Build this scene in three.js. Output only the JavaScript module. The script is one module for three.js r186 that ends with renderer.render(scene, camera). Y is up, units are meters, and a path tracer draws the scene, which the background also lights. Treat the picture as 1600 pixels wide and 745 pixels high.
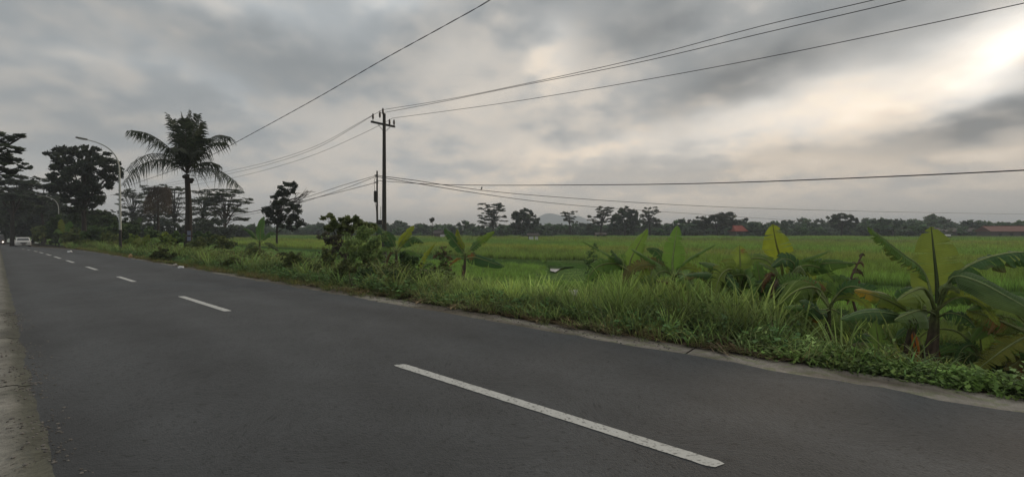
import * as THREE from 'three';
import { mergeGeometries } from 'three/addons/utils/BufferGeometryUtils.js';
import { ImprovedNoise } from 'three/addons/math/ImprovedNoise.js';
import { RoundedBoxGeometry } from 'three/addons/geometries/RoundedBoxGeometry.js';

// ---------------------------------------------------------------- camera
const scene = new THREE.Scene();
const FOCAL = 700, EYE = 1.6, PITCH = Math.atan(10.5 / FOCAL);
const camera = new THREE.PerspectiveCamera(2 * Math.atan(372.5 / FOCAL) * 180 / Math.PI, 1600 / 745, 0.1, 6000);
camera.position.set(0, EYE, 0);
camera.rotation.x = -PITCH;
const renderer = new THREE.WebGLRenderer({ antialias: true });
renderer.setSize(1024, 476);
renderer.toneMapping = THREE.LinearToneMapping;
renderer.toneMappingExposure = 1.0;
renderer.shadowMap.enabled = true;
const { sin, cos, tan, abs, min, max, pow, sqrt, exp, hypot, PI, atan2, floor } = Math;
const clamp = (x, a = 0, b = 1) => min(b, max(a, x)), lerp = (a, b, t) => a + (b - a) * t;
const sstep = (a, b, x) => { const t = clamp((x - a) / (b - a)); return t * t * (3 - 2 * t); };
const noiseGen = new ImprovedNoise(), N3 = (x, y, z) => noiseGen.noise(x, y, z);
const fbm = (x, y, z, o = 4) => { let s = 0, a = 0.5; for (let i = 0; i < o; i++, a *= 0.5, x = x * 2.03 + 7.1, y = y * 2.03 + 3.7, z = z * 2.03 + 1.3) s += a * N3(x, y, z); return s; };
function rng(seed) { let a = seed >>> 0; return () => { a = (a + 0x6d2b79f5) | 0; let t = Math.imul(a ^ (a >>> 15), 1 | a); t = (t + Math.imul(t ^ (t >>> 7), 61 | t)) ^ t; return ((t ^ (t >>> 14)) >>> 0) / 4294967296; }; }

// ---------------------------------------------------------------- sky (broken overcast, low sun behind cloud)
// cloud masses: azimuth, elevation, half width, half height (degrees), tilt, brightness, warmth
const CLOUDS = [[-42, 15.7, 5, 1, 12, .06, 0], [-33.3, 15.2, 5.1, 1, -24, .07, 0], [-31, 23.9, 9, 1.4, 0, .13, -.1], [-14.4, 26.3, 5.4, 1.3, 0, .18, -.2], [-26.6, 18.8, 9.8, 3, -8, -.07, 0], [-8.1, 24.1, 8.8, 3, 20, -.09, -.3], [-5.7, 15.6, 9.7, 1.9, 10, .08, .5],
  [7.3, 21.6, 2.6, 2.4, 40, .22, .8], [5.2, 19.4, 1.8, 1.6, 30, .13, .7], [6.5, 25.2, 2.4, 1.3, 0, .12, .2], [16.7, 23.4, 6.8, 3, 0, -.12, -.1], [25.2, 16, 6.4, 2.7, 18, -.16, 0], [12.9, 17.9, 5.4, 1.4, 20, .05, .3], [35.5, 19.6, 7.6, 2.4, 24, -.08, 0],
  [46.6, 14.6, 3.0, 1.9, 24, .85, .6], [49.8, 15.6, 3.4, 2.0, 24, .75, .6], [41.5, 13.6, 5.5, 2.2, 24, .5, .8], [40, 13.5, 11, 4.5, 16, .10, .7], [20, 5, 26, 3, 0, .05, .6], [33.5, 12.4, 6.8, 2.1, 20, .5, .9], [25, 11.8, 7.5, 1.8, 14, .36, .9], [15.5, 11.6, 6.5, 1.5, 10, .2, .8], [9, 10.2, 7.0, 1.7, 10, .16, .8],
  [45.8, 9.2, 6.8, 1.9, 13, -.24, -.5], [33.9, 8.6, 9, 1.7, 9, -.17, -.3], [18.9, 8.2, 7.3, 1.2, 5, -.06, 0], [45, 6.1, 5.3, .45, 3, .16, 1.3], [29.7, 6.7, 9.3, .6, 2, .07, .8], [-47.4, 5.5, 2.3, .8, 0, .1, .8], [-8.1, 5, 15.9, 4, 0, .05, .3], [-42.9, 9.6, 8.8, 2.3, 0, -.03, 0], [45, 19.1, 4.9, .9, 10, -.05, -.1]]
  .map(([a, e, rx, ry, t, l, w]) => ({ a, e, rx: rx * 1.05, ry: ry * 1.05, c: cos(t * PI / 180), s: sin(t * PI / 180), l, w }));
{
  const W = 2048, H = 1024, data = new Float32Array(W * H * 4);
  for (let row = 0; row < H; row++) {
    const el = ((row + 0.5) / H - 0.5) * PI, E = el * 180 / PI;
    for (let col = 0; col < W; col++) {
      const o = (row * W + col) * 4; data[o + 3] = 1;
      if (E < 0) { data[o] = 0.16; data[o + 1] = 0.17; data[o + 2] = 0.14; continue; }
      const th = ((col + 0.5) / W - 0.5) * 2 * PI, x = cos(th) * cos(el), z = sin(th) * cos(el), y = sin(el);
      const A = atan2(x, -z) * 180 / PI, k = 1 / (y + 0.26), px = x * k, pz = z * k;
      const big = fbm(px * 1.0 + 3.3, 0.4, pz * 1.0 - 1.1, 4), mid = fbm(px * 3.0 - 7, 2.2, pz * 3.0 + 4, 4), fine = fbm(px * 8, 5.1, pz * 8, 5);
      const near = clamp(E / 5);
      const wa = (mid * 6 + fine * 3.0) * (0.4 + near * 0.6), we = (fbm(px * 1.7 + 20, 9.2, pz * 1.7, 4) * 3.2 + fine * 1.5) * (0.25 + near * 0.6);
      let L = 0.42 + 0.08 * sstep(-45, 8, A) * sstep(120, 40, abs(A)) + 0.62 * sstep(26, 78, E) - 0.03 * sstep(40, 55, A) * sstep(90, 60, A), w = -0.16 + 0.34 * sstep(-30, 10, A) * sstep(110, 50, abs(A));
      const lump = 0.40 * big + 0.46 * mid + 0.36 * fine; const cm = sstep(-0.20, 0.24, big + 0.75 * mid + 0.35 * fine), hard = near * (0.7 + 0.3 * sstep(-20, 10, A)); L *= (1 + 0.55 * lump * hard) * lerp(1, lerp(0.86, 1.13, cm), hard); w += (0.5 * lump + 0.25 * fine + 0.62 * (cm - 0.5)) * near;
      const low = exp(-E / 6); L += 0.42 * exp(-E / 4.2) * (0.45 + 0.55 * sstep(-50, -5, A)) * (1 - 0.25 * sstep(20, 45, A)); w += 1.35 * low * (0.6 + 0.4 * sstep(-50, 0, A));
      for (const b of CLOUDS) {
        let da = A + wa - b.a; if (abs(da) > 30) continue;
        const de = E + we - b.e, u = (da * b.c + de * b.s) / b.rx, v = (-da * b.s + de * b.c) / b.ry, r = u * u + v * v;
        if (r > 7) continue;
        const g = exp(-r * 0.7); L += b.l * g; w += b.w * g * 0.6;
      }
      L = max(0.13, L); if (L > 0.8) L = 0.8 + (L - 0.8) * 0.55; w = clamp(w, -0.5, 1.4);
      data[o] = L * (0.985 + 0.10 * w); data[o + 1] = L * (0.993 - 0.014 * w); data[o + 2] = L * (0.975 - 0.125 * w);
    }
  }
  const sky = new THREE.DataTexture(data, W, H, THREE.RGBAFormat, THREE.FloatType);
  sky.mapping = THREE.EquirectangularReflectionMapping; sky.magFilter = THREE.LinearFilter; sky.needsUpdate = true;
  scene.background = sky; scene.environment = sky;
}
const sun = new THREE.DirectionalLight(0xffe2c0, 1.3);   // low, behind cloud, at the bright gap on the right
{
  const a = 46 * PI / 180, e = 17 * PI / 180;
  sun.position.set(sin(a) * cos(e) * 300, sin(e) * 300, -cos(a) * cos(e) * 300);
  sun.castShadow = true; sun.shadow.radius = 24; sun.shadow.mapSize.set(2048, 2048);
  Object.assign(sun.shadow.camera, { left: -120, right: 120, top: 120, bottom: -120, near: 1, far: 800 });
  scene.add(sun, sun.target);
}
scene.fog = new THREE.FogExp2(new THREE.Color(0.62, 0.68, 0.74), 0.00062);

// ---------------------------------------------------------------- placing
const S2 = 0.7682, C2 = 0.6402;                                     // the road runs along (S2, C2): s to the right and nearer, n across it, away from the camera
const RP = (s, n, y = 0) => new THREE.Vector3(S2 * s + C2 * n, y, C2 * s - S2 * n);
const sn = (p) => [S2 * p.x + C2 * p.z, C2 * p.x - S2 * p.z];
const cp = cos(PITCH), sp = sin(PITCH);
function at(x, y, Z) { const a = (x - 800) / FOCAL * Z, b = (372.5 - y) / FOCAL * Z; return new THREE.Vector3(a, EYE + b * cp - Z * sp, -(Z * cp + b * sp)); }
const bear = (x) => 0.7682 + 0.6402 * (x - 800) / FOCAL;
const depthAt = (x, n) => n / bear(x);                              // depth at which a bearing crosses the line n
const pxOf = (p) => 800 - FOCAL * p.x / p.z;
const wob = (s, q) => fbm(s * 0.9, q, 0.3, 3);
const dip = (s) => -0.95 * sstep(-42, -125, s);
const bundN = (s) => 23.6 - 3.2 * sstep(-14, -2, s) + wob(s * 0.3, 3) * 1.2;
function hgt(s, n) {
  const b = N3(s * 0.5, n * 0.5, 1.7) * 0.05 + N3(s * 1.7, n * 1.7, 4.2) * 0.025;
  if (n < 6.3) return -0.06 + dip(s);
  let h = lerp(-0.02, 0.04, sstep(6.3, 7.2, n));
  const near = sstep(-1.8, -0.4, s), mid = sstep(-5.4, -4, s);
  h = lerp(h, -0.6, sstep(lerp(lerp(7.7, 9.0, mid), 6.75, near), lerp(lerp(10.8, 11.4, mid), 8.4, near), n));
  const d = n - bundN(s), bund = 0.12 * exp(-pow((d - 0.2) / 0.45, 2)) + 0.22 * sstep(-0.5, 0.2, d);
  return h + dip(s) * sstep(16, 9, n) + b * sstep(6.4, 7, n) * (1 - 0.8 * sstep(11, 14, n)) + bund;
}
const onGround = (x, n, dy = 0) => { const Z = depthAt(x, n), p = new THREE.Vector3((x - 800) / FOCAL * Z, 0, -Z); const [s, m] = sn(p); p.y = hgt(s, m) + dy; return p; };

// ---------------------------------------------------------------- naming
const used = new Map();
function numbered(n) { const k = used.get(n) || 0; used.set(n, k + 1); return k ? n + '_' + String(k).padStart(3, '0') : n; }
function tag(o, label, category, group, kind) { if (label) o.userData.label = label; if (category) o.userData.category = category; if (group) o.userData.group = group; if (kind) o.userData.kind = kind; return o; }
function thing(name, label, category, pos, group) { const g = new THREE.Group(); g.name = numbered(name); if (pos) g.position.copy(pos); scene.add(g); return tag(g, label, category, group); }
function mesh(name, geo, mat, parent) { const m = new THREE.Mesh(geo, mat); m.name = parent ? name : numbered(name); (parent || scene).add(m); return m; }
function setting(name, geo, mat, label) { const m = mesh(name, geo, mat); m.userData.kind = 'structure'; if (label) m.userData.label = label; return m; }

// ---------------------------------------------------------------- textures and materials
function tex(w, h, f, srgb = false) {
  const d = new Uint8Array(w * h * 4);
  for (let y = 0; y < h; y++) for (let x = 0; x < w; x++) { const c = f(x / w, y / h, x, y), o = (y * w + x) * 4; d[o] = clamp(c[0]) * 255; d[o + 1] = clamp(c[1] ?? c[0]) * 255; d[o + 2] = clamp(c[2] ?? c[0]) * 255; d[o + 3] = 255; }
  const t = new THREE.DataTexture(d, w, h); t.wrapS = t.wrapT = THREE.RepeatWrapping; t.magFilter = THREE.LinearFilter; if (srgb) t.colorSpace = THREE.SRGBColorSpace; t.needsUpdate = true; return t;
}
const tile = (u, v, f, o = 3, z = 0) => { const a = u * 2 * PI, b = v * 2 * PI, r = f / (2 * PI); return fbm(cos(a) * r + 5 + z, sin(a) * r + cos(b) * r, sin(b) * r + z, o); };
const rT = rng(5);
const speck = Float32Array.from({ length: 512 * 512 }, () => rT());
const asphaltMap = tex(512, 512, (u, v, x, y) => { const s = speck[y * 512 + x], g = 0.80 + 0.26 * tile(u, v, 26, 3) + 0.26 * tile(u, v, 90, 2, 3) + (s - 0.5) * 0.46 + (s > 0.985 ? 0.3 : 0) - 0.36 * sstep(0.19, 0.32, tile(u, v, 50, 3, 9)) - 0.34 * sstep(0.18, 0.28, tile(u, v, 70, 2, 12)) * sstep(-0.05, 0.2, tile(u, v, 12, 2, 20)); return [g, g, g * 0.99]; });
const paintMap = tex(512, 512, (u, v, x, y) => { const s = speck[y * 512 + x], c = tile(u, v, 70, 3, 2), g = 0.92 + 0.2 * tile(u, v, 20, 3) + (s - 0.5) * 0.16 - (c > 0.23 ? 0.5 : c > 0.15 ? 0.22 : 0); return [g, g, g * 0.98]; });
const asphaltBump = tex(512, 512, (u, v, x, y) => [0.5 + 0.3 * tile(u, v, 80, 3) + (speck[y * 512 + x] - 0.5) * 0.5]);
const concreteMap = tex(512, 512, (u, v, x, y) => { const g = 0.78 + 0.30 * tile(u, v, 14, 4) + (speck[y * 512 + x] - 0.5) * 0.10, m = sstep(0.02, 0.22, tile(u, v, 8, 4, 6)); return [g * (1 - 0.22 * m), g * (1 - 0.14 * m), g * (1 - 0.34 * m)]; });
const gritMap = tex(512, 512, (u, v, x, y) => { const s = speck[y * 512 + x], c = abs(tile(u, v, 10, 4, 14)), g = 0.72 + 0.42 * tile(u, v, 22, 4) + 0.36 * tile(u, v, 80, 3, 4) + (s - 0.5) * 0.34 - (c < 0.008 ? 0.4 : 0); return [g, g * 0.985, g * 0.95]; });
const grooveBump = tex(1024, 128, (u, v, x, y) => [0.5 + 0.45 * sin(u * 2 * PI * 30 + 0.7 * sin(v * 6.28)) * (0.6 + 0.6 * tile(u, v, 9, 2)) + (speck[y * 512 + (x & 511)] - 0.5) * 0.25]);
const soilMap = tex(512, 512, (u, v, x, y) => { const g = 0.7 + 0.5 * tile(u, v, 20, 4) + (speck[y * 512 + x] - 0.5) * 0.25; return [g, g * 0.97, g * 0.9]; });
const fieldMap = tex(1024, 1024, (u, v, x, y) => { const g = 0.80 + 0.35 * tile(u, v, 60, 3) + 0.3 * tile(u, v, 150, 2, 2) + (speck[(y & 511) * 512 + (x & 511)] - 0.5) * 0.35; return [g * (1 + 0.12 * tile(u, v, 12, 2, 5)), g, g * 0.95]; });
const veinMap = tex(64, 512, (u, v) => { const e = abs(u - 0.5) * 2, g = 0.90 + 0.07 * sin((v + e * 0.06) * 2 * PI * 46) + 0.10 * fbm(v * 40, e * 2, 1, 3) + 0.10 * fbm(v * 7, u * 4, 5, 3); return [g, g, g * 0.96]; });
const veinBump = tex(64, 512, (u, v) => { const e = abs(u - 0.5) * 2; return [0.5 + 0.3 * sin((v + e * 0.06) * 2 * PI * 46)]; });
const barkMap = tex(128, 256, (u, v) => { const g = 0.72 + 0.5 * tile(u, v, 18, 3) + 0.18 * sin(v * 60 + 3 * tile(u, v, 6, 2)); return [g, g * 0.96, g * 0.9]; });
const std = (r, g, b, rough = 0.9, extra = {}) => new THREE.MeshStandardMaterial({ color: new THREE.Color().setRGB(r, g, b), roughness: rough, ...extra });
const M = {
  asphalt: std(0.051, 0.0552, 0.0582, 0.82, { map: asphaltMap, bumpMap: asphaltBump, bumpScale: 0.012, vertexColors: true }),
  paint: std(0.44, 0.445, 0.43, 0.75, { map: paintMap, bumpMap: asphaltBump, bumpScale: 0.003 }),
  concrete: std(0.33, 0.30, 0.255, 0.93, { map: concreteMap, bumpMap: grooveBump, bumpScale: 0.012, vertexColors: true }),
  mossy: std(0.225, 0.22, 0.20, 0.95, { map: gritMap, bumpMap: gritMap, bumpScale: 0.007, vertexColors: true }),
  soil: new THREE.MeshPhysicalMaterial({ roughness: 1, specularIntensity: 0.15, map: soilMap, bumpMap: soilMap, bumpScale: 0.03, vertexColors: true }),
  field: new THREE.MeshPhysicalMaterial({ roughness: 1, specularIntensity: 0.12, map: fieldMap, bumpMap: fieldMap, bumpScale: 0.12, vertexColors: true }),
  hill: std(0.08, 0.11, 0.095, 1), bark: std(0.075, 0.062, 0.05, 0.95, { map: barkMap, bumpMap: barkMap, bumpScale: 0.02 }),
  darkBark: std(0.04, 0.034, 0.03, 0.95, { map: barkMap, bumpMap: barkMap, bumpScale: 0.02 }), paleBark: std(0.2, 0.18, 0.15, 0.9, { map: barkMap }),
  foliage: new THREE.MeshPhysicalMaterial({ roughness: 1, transmission: 0.3, thickness: 0, vertexColors: true, side: THREE.DoubleSide, specularIntensity: 0.4 }),
  grass: new THREE.MeshPhysicalMaterial({ roughness: 1, transmission: 0.35, thickness: 0, vertexColors: true, side: THREE.DoubleSide, specularIntensity: 0.4 }),
  leaf: new THREE.MeshPhysicalMaterial({ roughness: 1, transmission: 0.5, thickness: 0, vertexColors: true, side: THREE.DoubleSide, map: veinMap, bumpMap: veinBump, bumpScale: 0.004, clearcoat: 0.07, clearcoatRoughness: 0.5, specularIntensity: 0.3 }),
  rib: std(0.22, 0.26, 0.10, 0.6, { vertexColors: false }), stem: std(1, 1, 1, 0.8, { map: barkMap, vertexColors: true }),
  pole: std(0.055, 0.05, 0.047, 0.9, { map: concreteMap }), iron: std(0.04, 0.04, 0.042, 0.6, { metalness: 0.4 }), wire: std(0.022, 0.022, 0.024, 0.7), ceramic: std(0.05, 0.035, 0.03, 0.35),
  lampPale: std(0.36, 0.38, 0.36, 0.5, { metalness: 0.2 }), black: std(0.02, 0.02, 0.02, 0.7), white: std(0.5, 0.5, 0.49, 0.4), glass: std(0.012, 0.014, 0.016, 0.08), tyre: std(0.02, 0.02, 0.02, 0.9), rim: std(0.4, 0.4, 0.42, 0.35, { metalness: 0.7 }),
  chrome: std(0.5, 0.5, 0.52, 0.3, { metalness: 0.8 }), red: std(0.035, 0.032, 0.032, 0.4), lampGlass: std(0.55, 0.55, 0.55, 0.15), tailRed: std(0.3, 0.02, 0.015, 0.25), grey: std(0.18, 0.18, 0.17, 0.8), plate: std(0.05, 0.02, 0.02, 0.6),
  roofRed: std(0.24, 0.06, 0.042, 0.9), roofBrown: std(0.17, 0.085, 0.065, 0.9), roofGrey: std(0.3, 0.3, 0.29, 0.8), wallDark: std(0.10, 0.085, 0.075, 0.9), wallTan: std(0.30, 0.21, 0.15, 0.9), wallWhite: std(0.62, 0.62, 0.6, 0.9), sheetWhite: std(0.6, 0.6, 0.6, 0.6), timber: std(0.09, 0.07, 0.05, 0.9),
  blue: std(0.15, 0.17, 0.24, 0.8), water: std(0.03, 0.032, 0.03, 0.04), stone: std(0.3, 0.28, 0.25, 0.9), stoneOchre: std(0.3, 0.2, 0.1, 0.9), roofDark: std(0.06, 0.052, 0.047, 0.9), litter: std(0.6, 0.6, 0.6, 0.7), bird: std(0.02, 0.02, 0.02, 0.9), straw: std(1, 1, 1, 0.95, { vertexColors: true, side: THREE.DoubleSide }),
};

// ---------------------------------------------------------------- geometry helpers
class Tri {                                                          // collects coloured triangles
  constructor() { this.p = []; this.c = []; this.u = []; }
  tri(a, b, c, col, ua = [0, 0], ub = [1, 0], uc = [0, 1]) { this.p.push(a.x, a.y, a.z, b.x, b.y, b.z, c.x, c.y, c.z); for (let i = 0; i < 3; i++) { const k = Array.isArray(col[0]) ? col[i] : col; this.c.push(k[0], k[1], k[2]); } this.u.push(...ua, ...ub, ...uc); }
  quad(a, b, c, d, col) { const q = Array.isArray(col[0]); this.tri(a, b, c, q ? [col[0], col[1], col[2]] : col); this.tri(a, c, d, q ? [col[0], col[2], col[3]] : col); }
  geo() { const g = new THREE.BufferGeometry(); g.setAttribute('position', new THREE.Float32BufferAttribute(this.p, 3)); g.setAttribute('color', new THREE.Float32BufferAttribute(this.c, 3)); g.setAttribute('uv', new THREE.Float32BufferAttribute(this.u, 2)); g.computeVertexNormals(); return g; }
}
const V = (x, y, z) => new THREE.Vector3(x, y, z);
function tube(points, r0, r1, seg = 12, rad = 7, col = null, power = 1) {   // a tapered tube along a smooth curve
  const curve = points.length > 2 ? new THREE.CatmullRomCurve3(points) : new THREE.LineCurve3(points[0], points[1]);
  const g = new THREE.TubeGeometry(curve, seg, 1, rad, false), P = g.attributes.position, q = V(0, 0, 0), c = V(0, 0, 0);
  for (let i = 0; i <= seg; i++) { curve.getPointAt(i / seg, c); const r = lerp(r0, r1, pow(i / seg, power)); for (let j = 0; j <= rad; j++) { const k = i * (rad + 1) + j; q.fromBufferAttribute(P, k).sub(c).multiplyScalar(r).add(c); P.setXYZ(k, q.x, q.y, q.z); } }
  const L = curve.getLength(), U = g.attributes.uv; for (let i = 0; i < U.count; i++) U.setXY(i, U.getX(i) * L, U.getY(i) * max(r0, 0.05) * 6);
  if (col) { const a = new Float32Array(P.count * 3); for (let i = 0; i < P.count; i++) { const t = floor(i / (rad + 1)) / seg, k = col(t, i); a.set(k, i * 3); } g.setAttribute('color', new THREE.BufferAttribute(a, 3)); }
  return g;
}
const bar = (a, b, r0, r1 = r0, rad = 8) => tube([a, b], r0, r1, 1, rad);
const box = (w, h, d, x = 0, y = 0, z = 0, r = 0) => { const g = r ? new RoundedBoxGeometry(w, h, d, 2, r) : new THREE.BoxGeometry(w, h, d); g.translate(x, y, z); return g; };
const merge = (list) => mergeGeometries(list.map((g) => { const k = g.index ? g.toNonIndexed() : g; if (!k.attributes.uv) k.setAttribute('uv', new THREE.Float32BufferAttribute(new Float32Array(k.attributes.position.count * 2), 2)); return k; }));
function sheet(ss, nn, hf, cf, us = 1) {                              // a ground sheet over a grid of s and n lines
  const p = [], c = [], u = [], idx = [], w = ss.length;
  for (const n of nn) for (const s of ss) { const a = typeof n === 'function' ? n(s) : n, q = RP(s, a, hf(s, a)); p.push(q.x, q.y, q.z); c.push(...cf(s, a)); u.push(s * us, a * us); }
  for (let j = 0; j < nn.length - 1; j++) for (let i = 0; i < w - 1; i++) { const k = j * w + i; idx.push(k, k + 1, k + w, k + 1, k + w + 1, k + w); }
  const g = new THREE.BufferGeometry(); g.setAttribute('position', new THREE.Float32BufferAttribute(p, 3)); g.setAttribute('color', new THREE.Float32BufferAttribute(c, 3)); g.setAttribute('uv', new THREE.Float32BufferAttribute(u, 2)); g.setIndex(idx); g.computeVertexNormals(); return g;
}
const range = (a, b, st) => { const r = []; for (let x = a; x < b - 1e-6; x += st) r.push(x); r.push(b); return r; };

// ---------------------------------------------------------------- road and its edges
const nLeft = (s) => 0.195 - 0.021 * min(s, 4) + wob(s * 2.2, 1) * 0.10;
const nRight = (s) => 5.88 + wob(s * 1.6, 2) * 0.2 + wob(s * 6, 7) * 0.09;
const mixes = [0, 0.006, 0.012, 0.02, 0.03, 0.045, ...range(0.06, 0.94, 0.02), 0.955, 0.97, 0.98, 0.988, 0.995, 1];
const roadS = [...range(-140, -40, 1.6), ...range(-39.8, 12, 0.2), ...range(13, 40, 1.5)];
const roadTone = (s, n) => { const f = 1 + 0.40 * fbm(s * 0.09, n * 0.55, 3, 4) + 0.45 * fbm(s * 0.45, n * 0.8, 8, 4) + 0.40 * fbm(s * 1.5, n * 2.2, 2, 4) - 0.17 * exp(-pow((n - 4.9) / 0.5, 2)) - 0.12 * exp(-pow((n - 1.9) / 0.45, 2)) + 0.11 * exp(-pow((n - 4.1) / 0.4, 2)) + 0.07 * exp(-pow((n - 1.1) / 0.3, 2)) - 0.26 * exp(-pow((n - nLeft(s) - 0.1) / 0.22, 2)); return [f * 0.995, f * 0.995, f]; };
const road = setting('road', sheet(roadS, mixes.map((m) => (s) => lerp(nLeft(s), nRight(s), m)), (s, n) => dip(s) + 0.03 * (1 - pow((n - 3.2) / 2.9, 2)) * 0.6 + 0.004, roadTone, 0.5), M.asphalt, 'worn grey asphalt two-lane road with a broken white centre line');
const roadY = (n) => 0.018 * (1 - pow((n - 3.2) / 2.9, 2)) + 0.004;
for (const [b, a] of [[-0.84, -4.42], [-10, -13.2], [-18.2, -20.7], [-25, -27.6], [-31.8, -34.6], [-37.3, -40.5], [-42.6, -45.5], [-48, -50.8], [-52.8, -55.8], [-60.6, -63.5], [-68, -71]]) {
  const g = new Tri(), k = 80, pos = [], idx = [], uv = [];
  for (let i = 0; i <= k; i++) for (let j = 0; j < 2; j++) {           // slightly ragged, slanted and rounded ends
    const t = i / k, e = (i === 0 || i === k) ? 0.018 : 0, s = lerp(a, b, t) + (j ? 0.03 : -0.03) * (1 - t * 0.4), n = 3.2 + (j ? 1 : -1) * (0.062 - e + N3(s * 9, j * 3, 1) * 0.006 + N3(s * 31, j * 5, 2) * 0.006);
    const q = RP(s, n, dip(s) + roadY(n) + 0.005); pos.push(q.x, q.y, q.z); uv.push(s * 0.5, n * 0.5);
    if (i < k && !j) { const v = i * 2; idx.push(v, v + 2, v + 1, v + 1, v + 2, v + 3); }
  }
  const d = new THREE.BufferGeometry(); d.setAttribute('position', new THREE.Float32BufferAttribute(pos, 3)); d.setAttribute('uv', new THREE.Float32BufferAttribute(uv, 2)); d.setIndex(idx); d.computeVertexNormals();
  mesh('lane_dash', d, M.paint, road);
}
const strip = new THREE.Group(); strip.name = 'concrete_edge'; strip.userData = { kind: 'structure', label: 'grooved concrete edge strip along the far side of the road' }; scene.add(strip);
for (let s = -100; s < 16; s += 4.9) {
  const a = s + 0.012, b = s + 4.888, tone = 0.92 + 0.16 * N3(s, 3, 1);
  mesh('slab', sheet(range(a, b, 0.35), [5.6, 5.8, 6.0, 6.2, (q) => 6.42 + wob(q, 5) * 0.10, (q) => 6.44 + wob(q, 5) * 0.10], (q, n) => dip(q) + (n > 6.43 + wob(q, 5) * 0.10 ? -0.09 : -0.004 + N3(q * 0.7, n, 2) * 0.004), (q, n) => { const f = tone * (1 + 0.5 * fbm(q * 0.8, n * 2.5, 5, 3)), m = sstep(0.02, 0.3, fbm(q * 0.5, n * 2.2, 15, 4) + 0.12 * sstep(6.15, 6.4, n) + 0.26 * sstep(1, -7, q)); return [f * lerp(1, 0.34, m), f * lerp(1, 0.30, m), f * lerp(1, 0.25, m)]; }, 1), M.concrete, strip);
}
const shoulder = new THREE.Group(); shoulder.name = 'concrete_shoulder'; shoulder.userData = { kind: 'structure', label: 'mossy weathered concrete shoulder along the near left side of the road' }; scene.add(shoulder);
for (let s = -95; s < 16; s += 3.15) {
  const a = s + 0.01, b = s + 3.13;
  mesh('slab', sheet(range(a, b, 0.16), [-1.6, -1.2, -0.9, -0.6, -0.4, (q) => nLeft(q) - 0.5, (q) => nLeft(q) - 0.34, (q) => nLeft(q) - 0.22, (q) => nLeft(q) - 0.12, (q) => nLeft(q) - 0.05, (q) => nLeft(q) + 0.05], (q, n) => { const d = nLeft(q) - n; return dip(q) + (d < 0 ? 0.0 : 0.05 * sstep(0, 0.14, d) + N3(q * 2.2, n * 2.2, 2) * 0.012 + N3(q * 7, n * 7, 6) * 0.006); }, (q, n) => { const d = nLeft(q) - n, m = sstep(0.24 + wob(q * 2, 9) * 0.3, 0.04, d), f = 1 + 0.9 * fbm(q * 1.6, n * 2.4, 7, 4); return [f * lerp(1, 0.36, m), f * lerp(1, 0.38, m), f * lerp(1, 0.32, m)]; }, 0.8), M.mossy, shoulder);
}
// ground
const soilTone = (s, n) => { const f = fbm(s * 0.6, n * 0.6, 4, 4), g = sstep(6.6, 7.4, n + f); return [lerp(0.085, 0.024, g) * (1 + f), lerp(0.066, 0.026, g) * (1 + f), lerp(0.045, 0.016, g) * (1 + f)]; };  // near-black past the edge: shade of the planted gap put into the soil colour
setting('verge', sheet([...range(-170, -50, 2), ...range(-49.5, 20, 0.4), ...range(21, 60, 2)], [...range(6.2, 11, 0.25), 11.5, 12], hgt, soilTone, 0.7), M.soil, 'earth bank between the road edge and the rice field');
setting('road_bed', sheet(range(-170, 60, 2.3), [-1.7, 0, 3, 6.0, 6.3], (q) => dip(q) - 0.09, () => [0.05, 0.045, 0.035], 0.7), M.soil, 'earth under the road');
setting('roadside_ground', sheet([...range(-170, 60, 5)], [-90, -40, -12, -5, -3, -1.5], (q) => dip(q) - 0.02, (s, n) => [0.05, 0.06, 0.03], 0.7), M.soil, 'ground beyond the near side of the road');
const PLOTS = [12, 23.6, 36, 47, 66, 88, 118, 160, 2200];
const plotTone = (s, n) => {                                          // each plot of rice has its own green
  let k = 0; while (n > PLOTS[k + 1]) k++;
  const w = [26, 34, 30, 44, 40, 60, 70, 80][min(k, 7)], c = floor((s + wob(n * 0.05, k) * 6 + k * 11) / w), r = N3(k * 3.7 + 0.5, c * 2.3 + 0.5, 0.7);
  return [0.080 + 0.026 * r + 0.012 * (k % 3 - 1), 0.128 + 0.034 * r, 0.034 + 0.006 * N3(c + 0.5, k + 0.3, 3)];
};
setting('rice_field', sheet([...range(-2200, -300, 190), ...range(-290, -60, 10), ...range(-59, 60, 1), ...range(62, 160, 4), ...range(170, 420, 10), ...range(500, 2200, 170)], [...range(11.9, 26, 0.35), ...range(27, 60, 1.5), ...range(62, 130, 4), ...range(140, 300, 16), ...range(380, 2200, 200)],
  (s, n) => hgt(s, n) - 0.004, (s, n) => { const t = plotTone(s, n), f = (1.2 + 0.6 * sstep(60, 200, n)) * (1 + 0.3 * fbm(s * 0.2, n * 0.2, 6, 3)); return [t[0] * f, t[1] * f, t[2] * f]; }, 0.12), M.field, 'flat green rice field stretching to the far trees');
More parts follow.
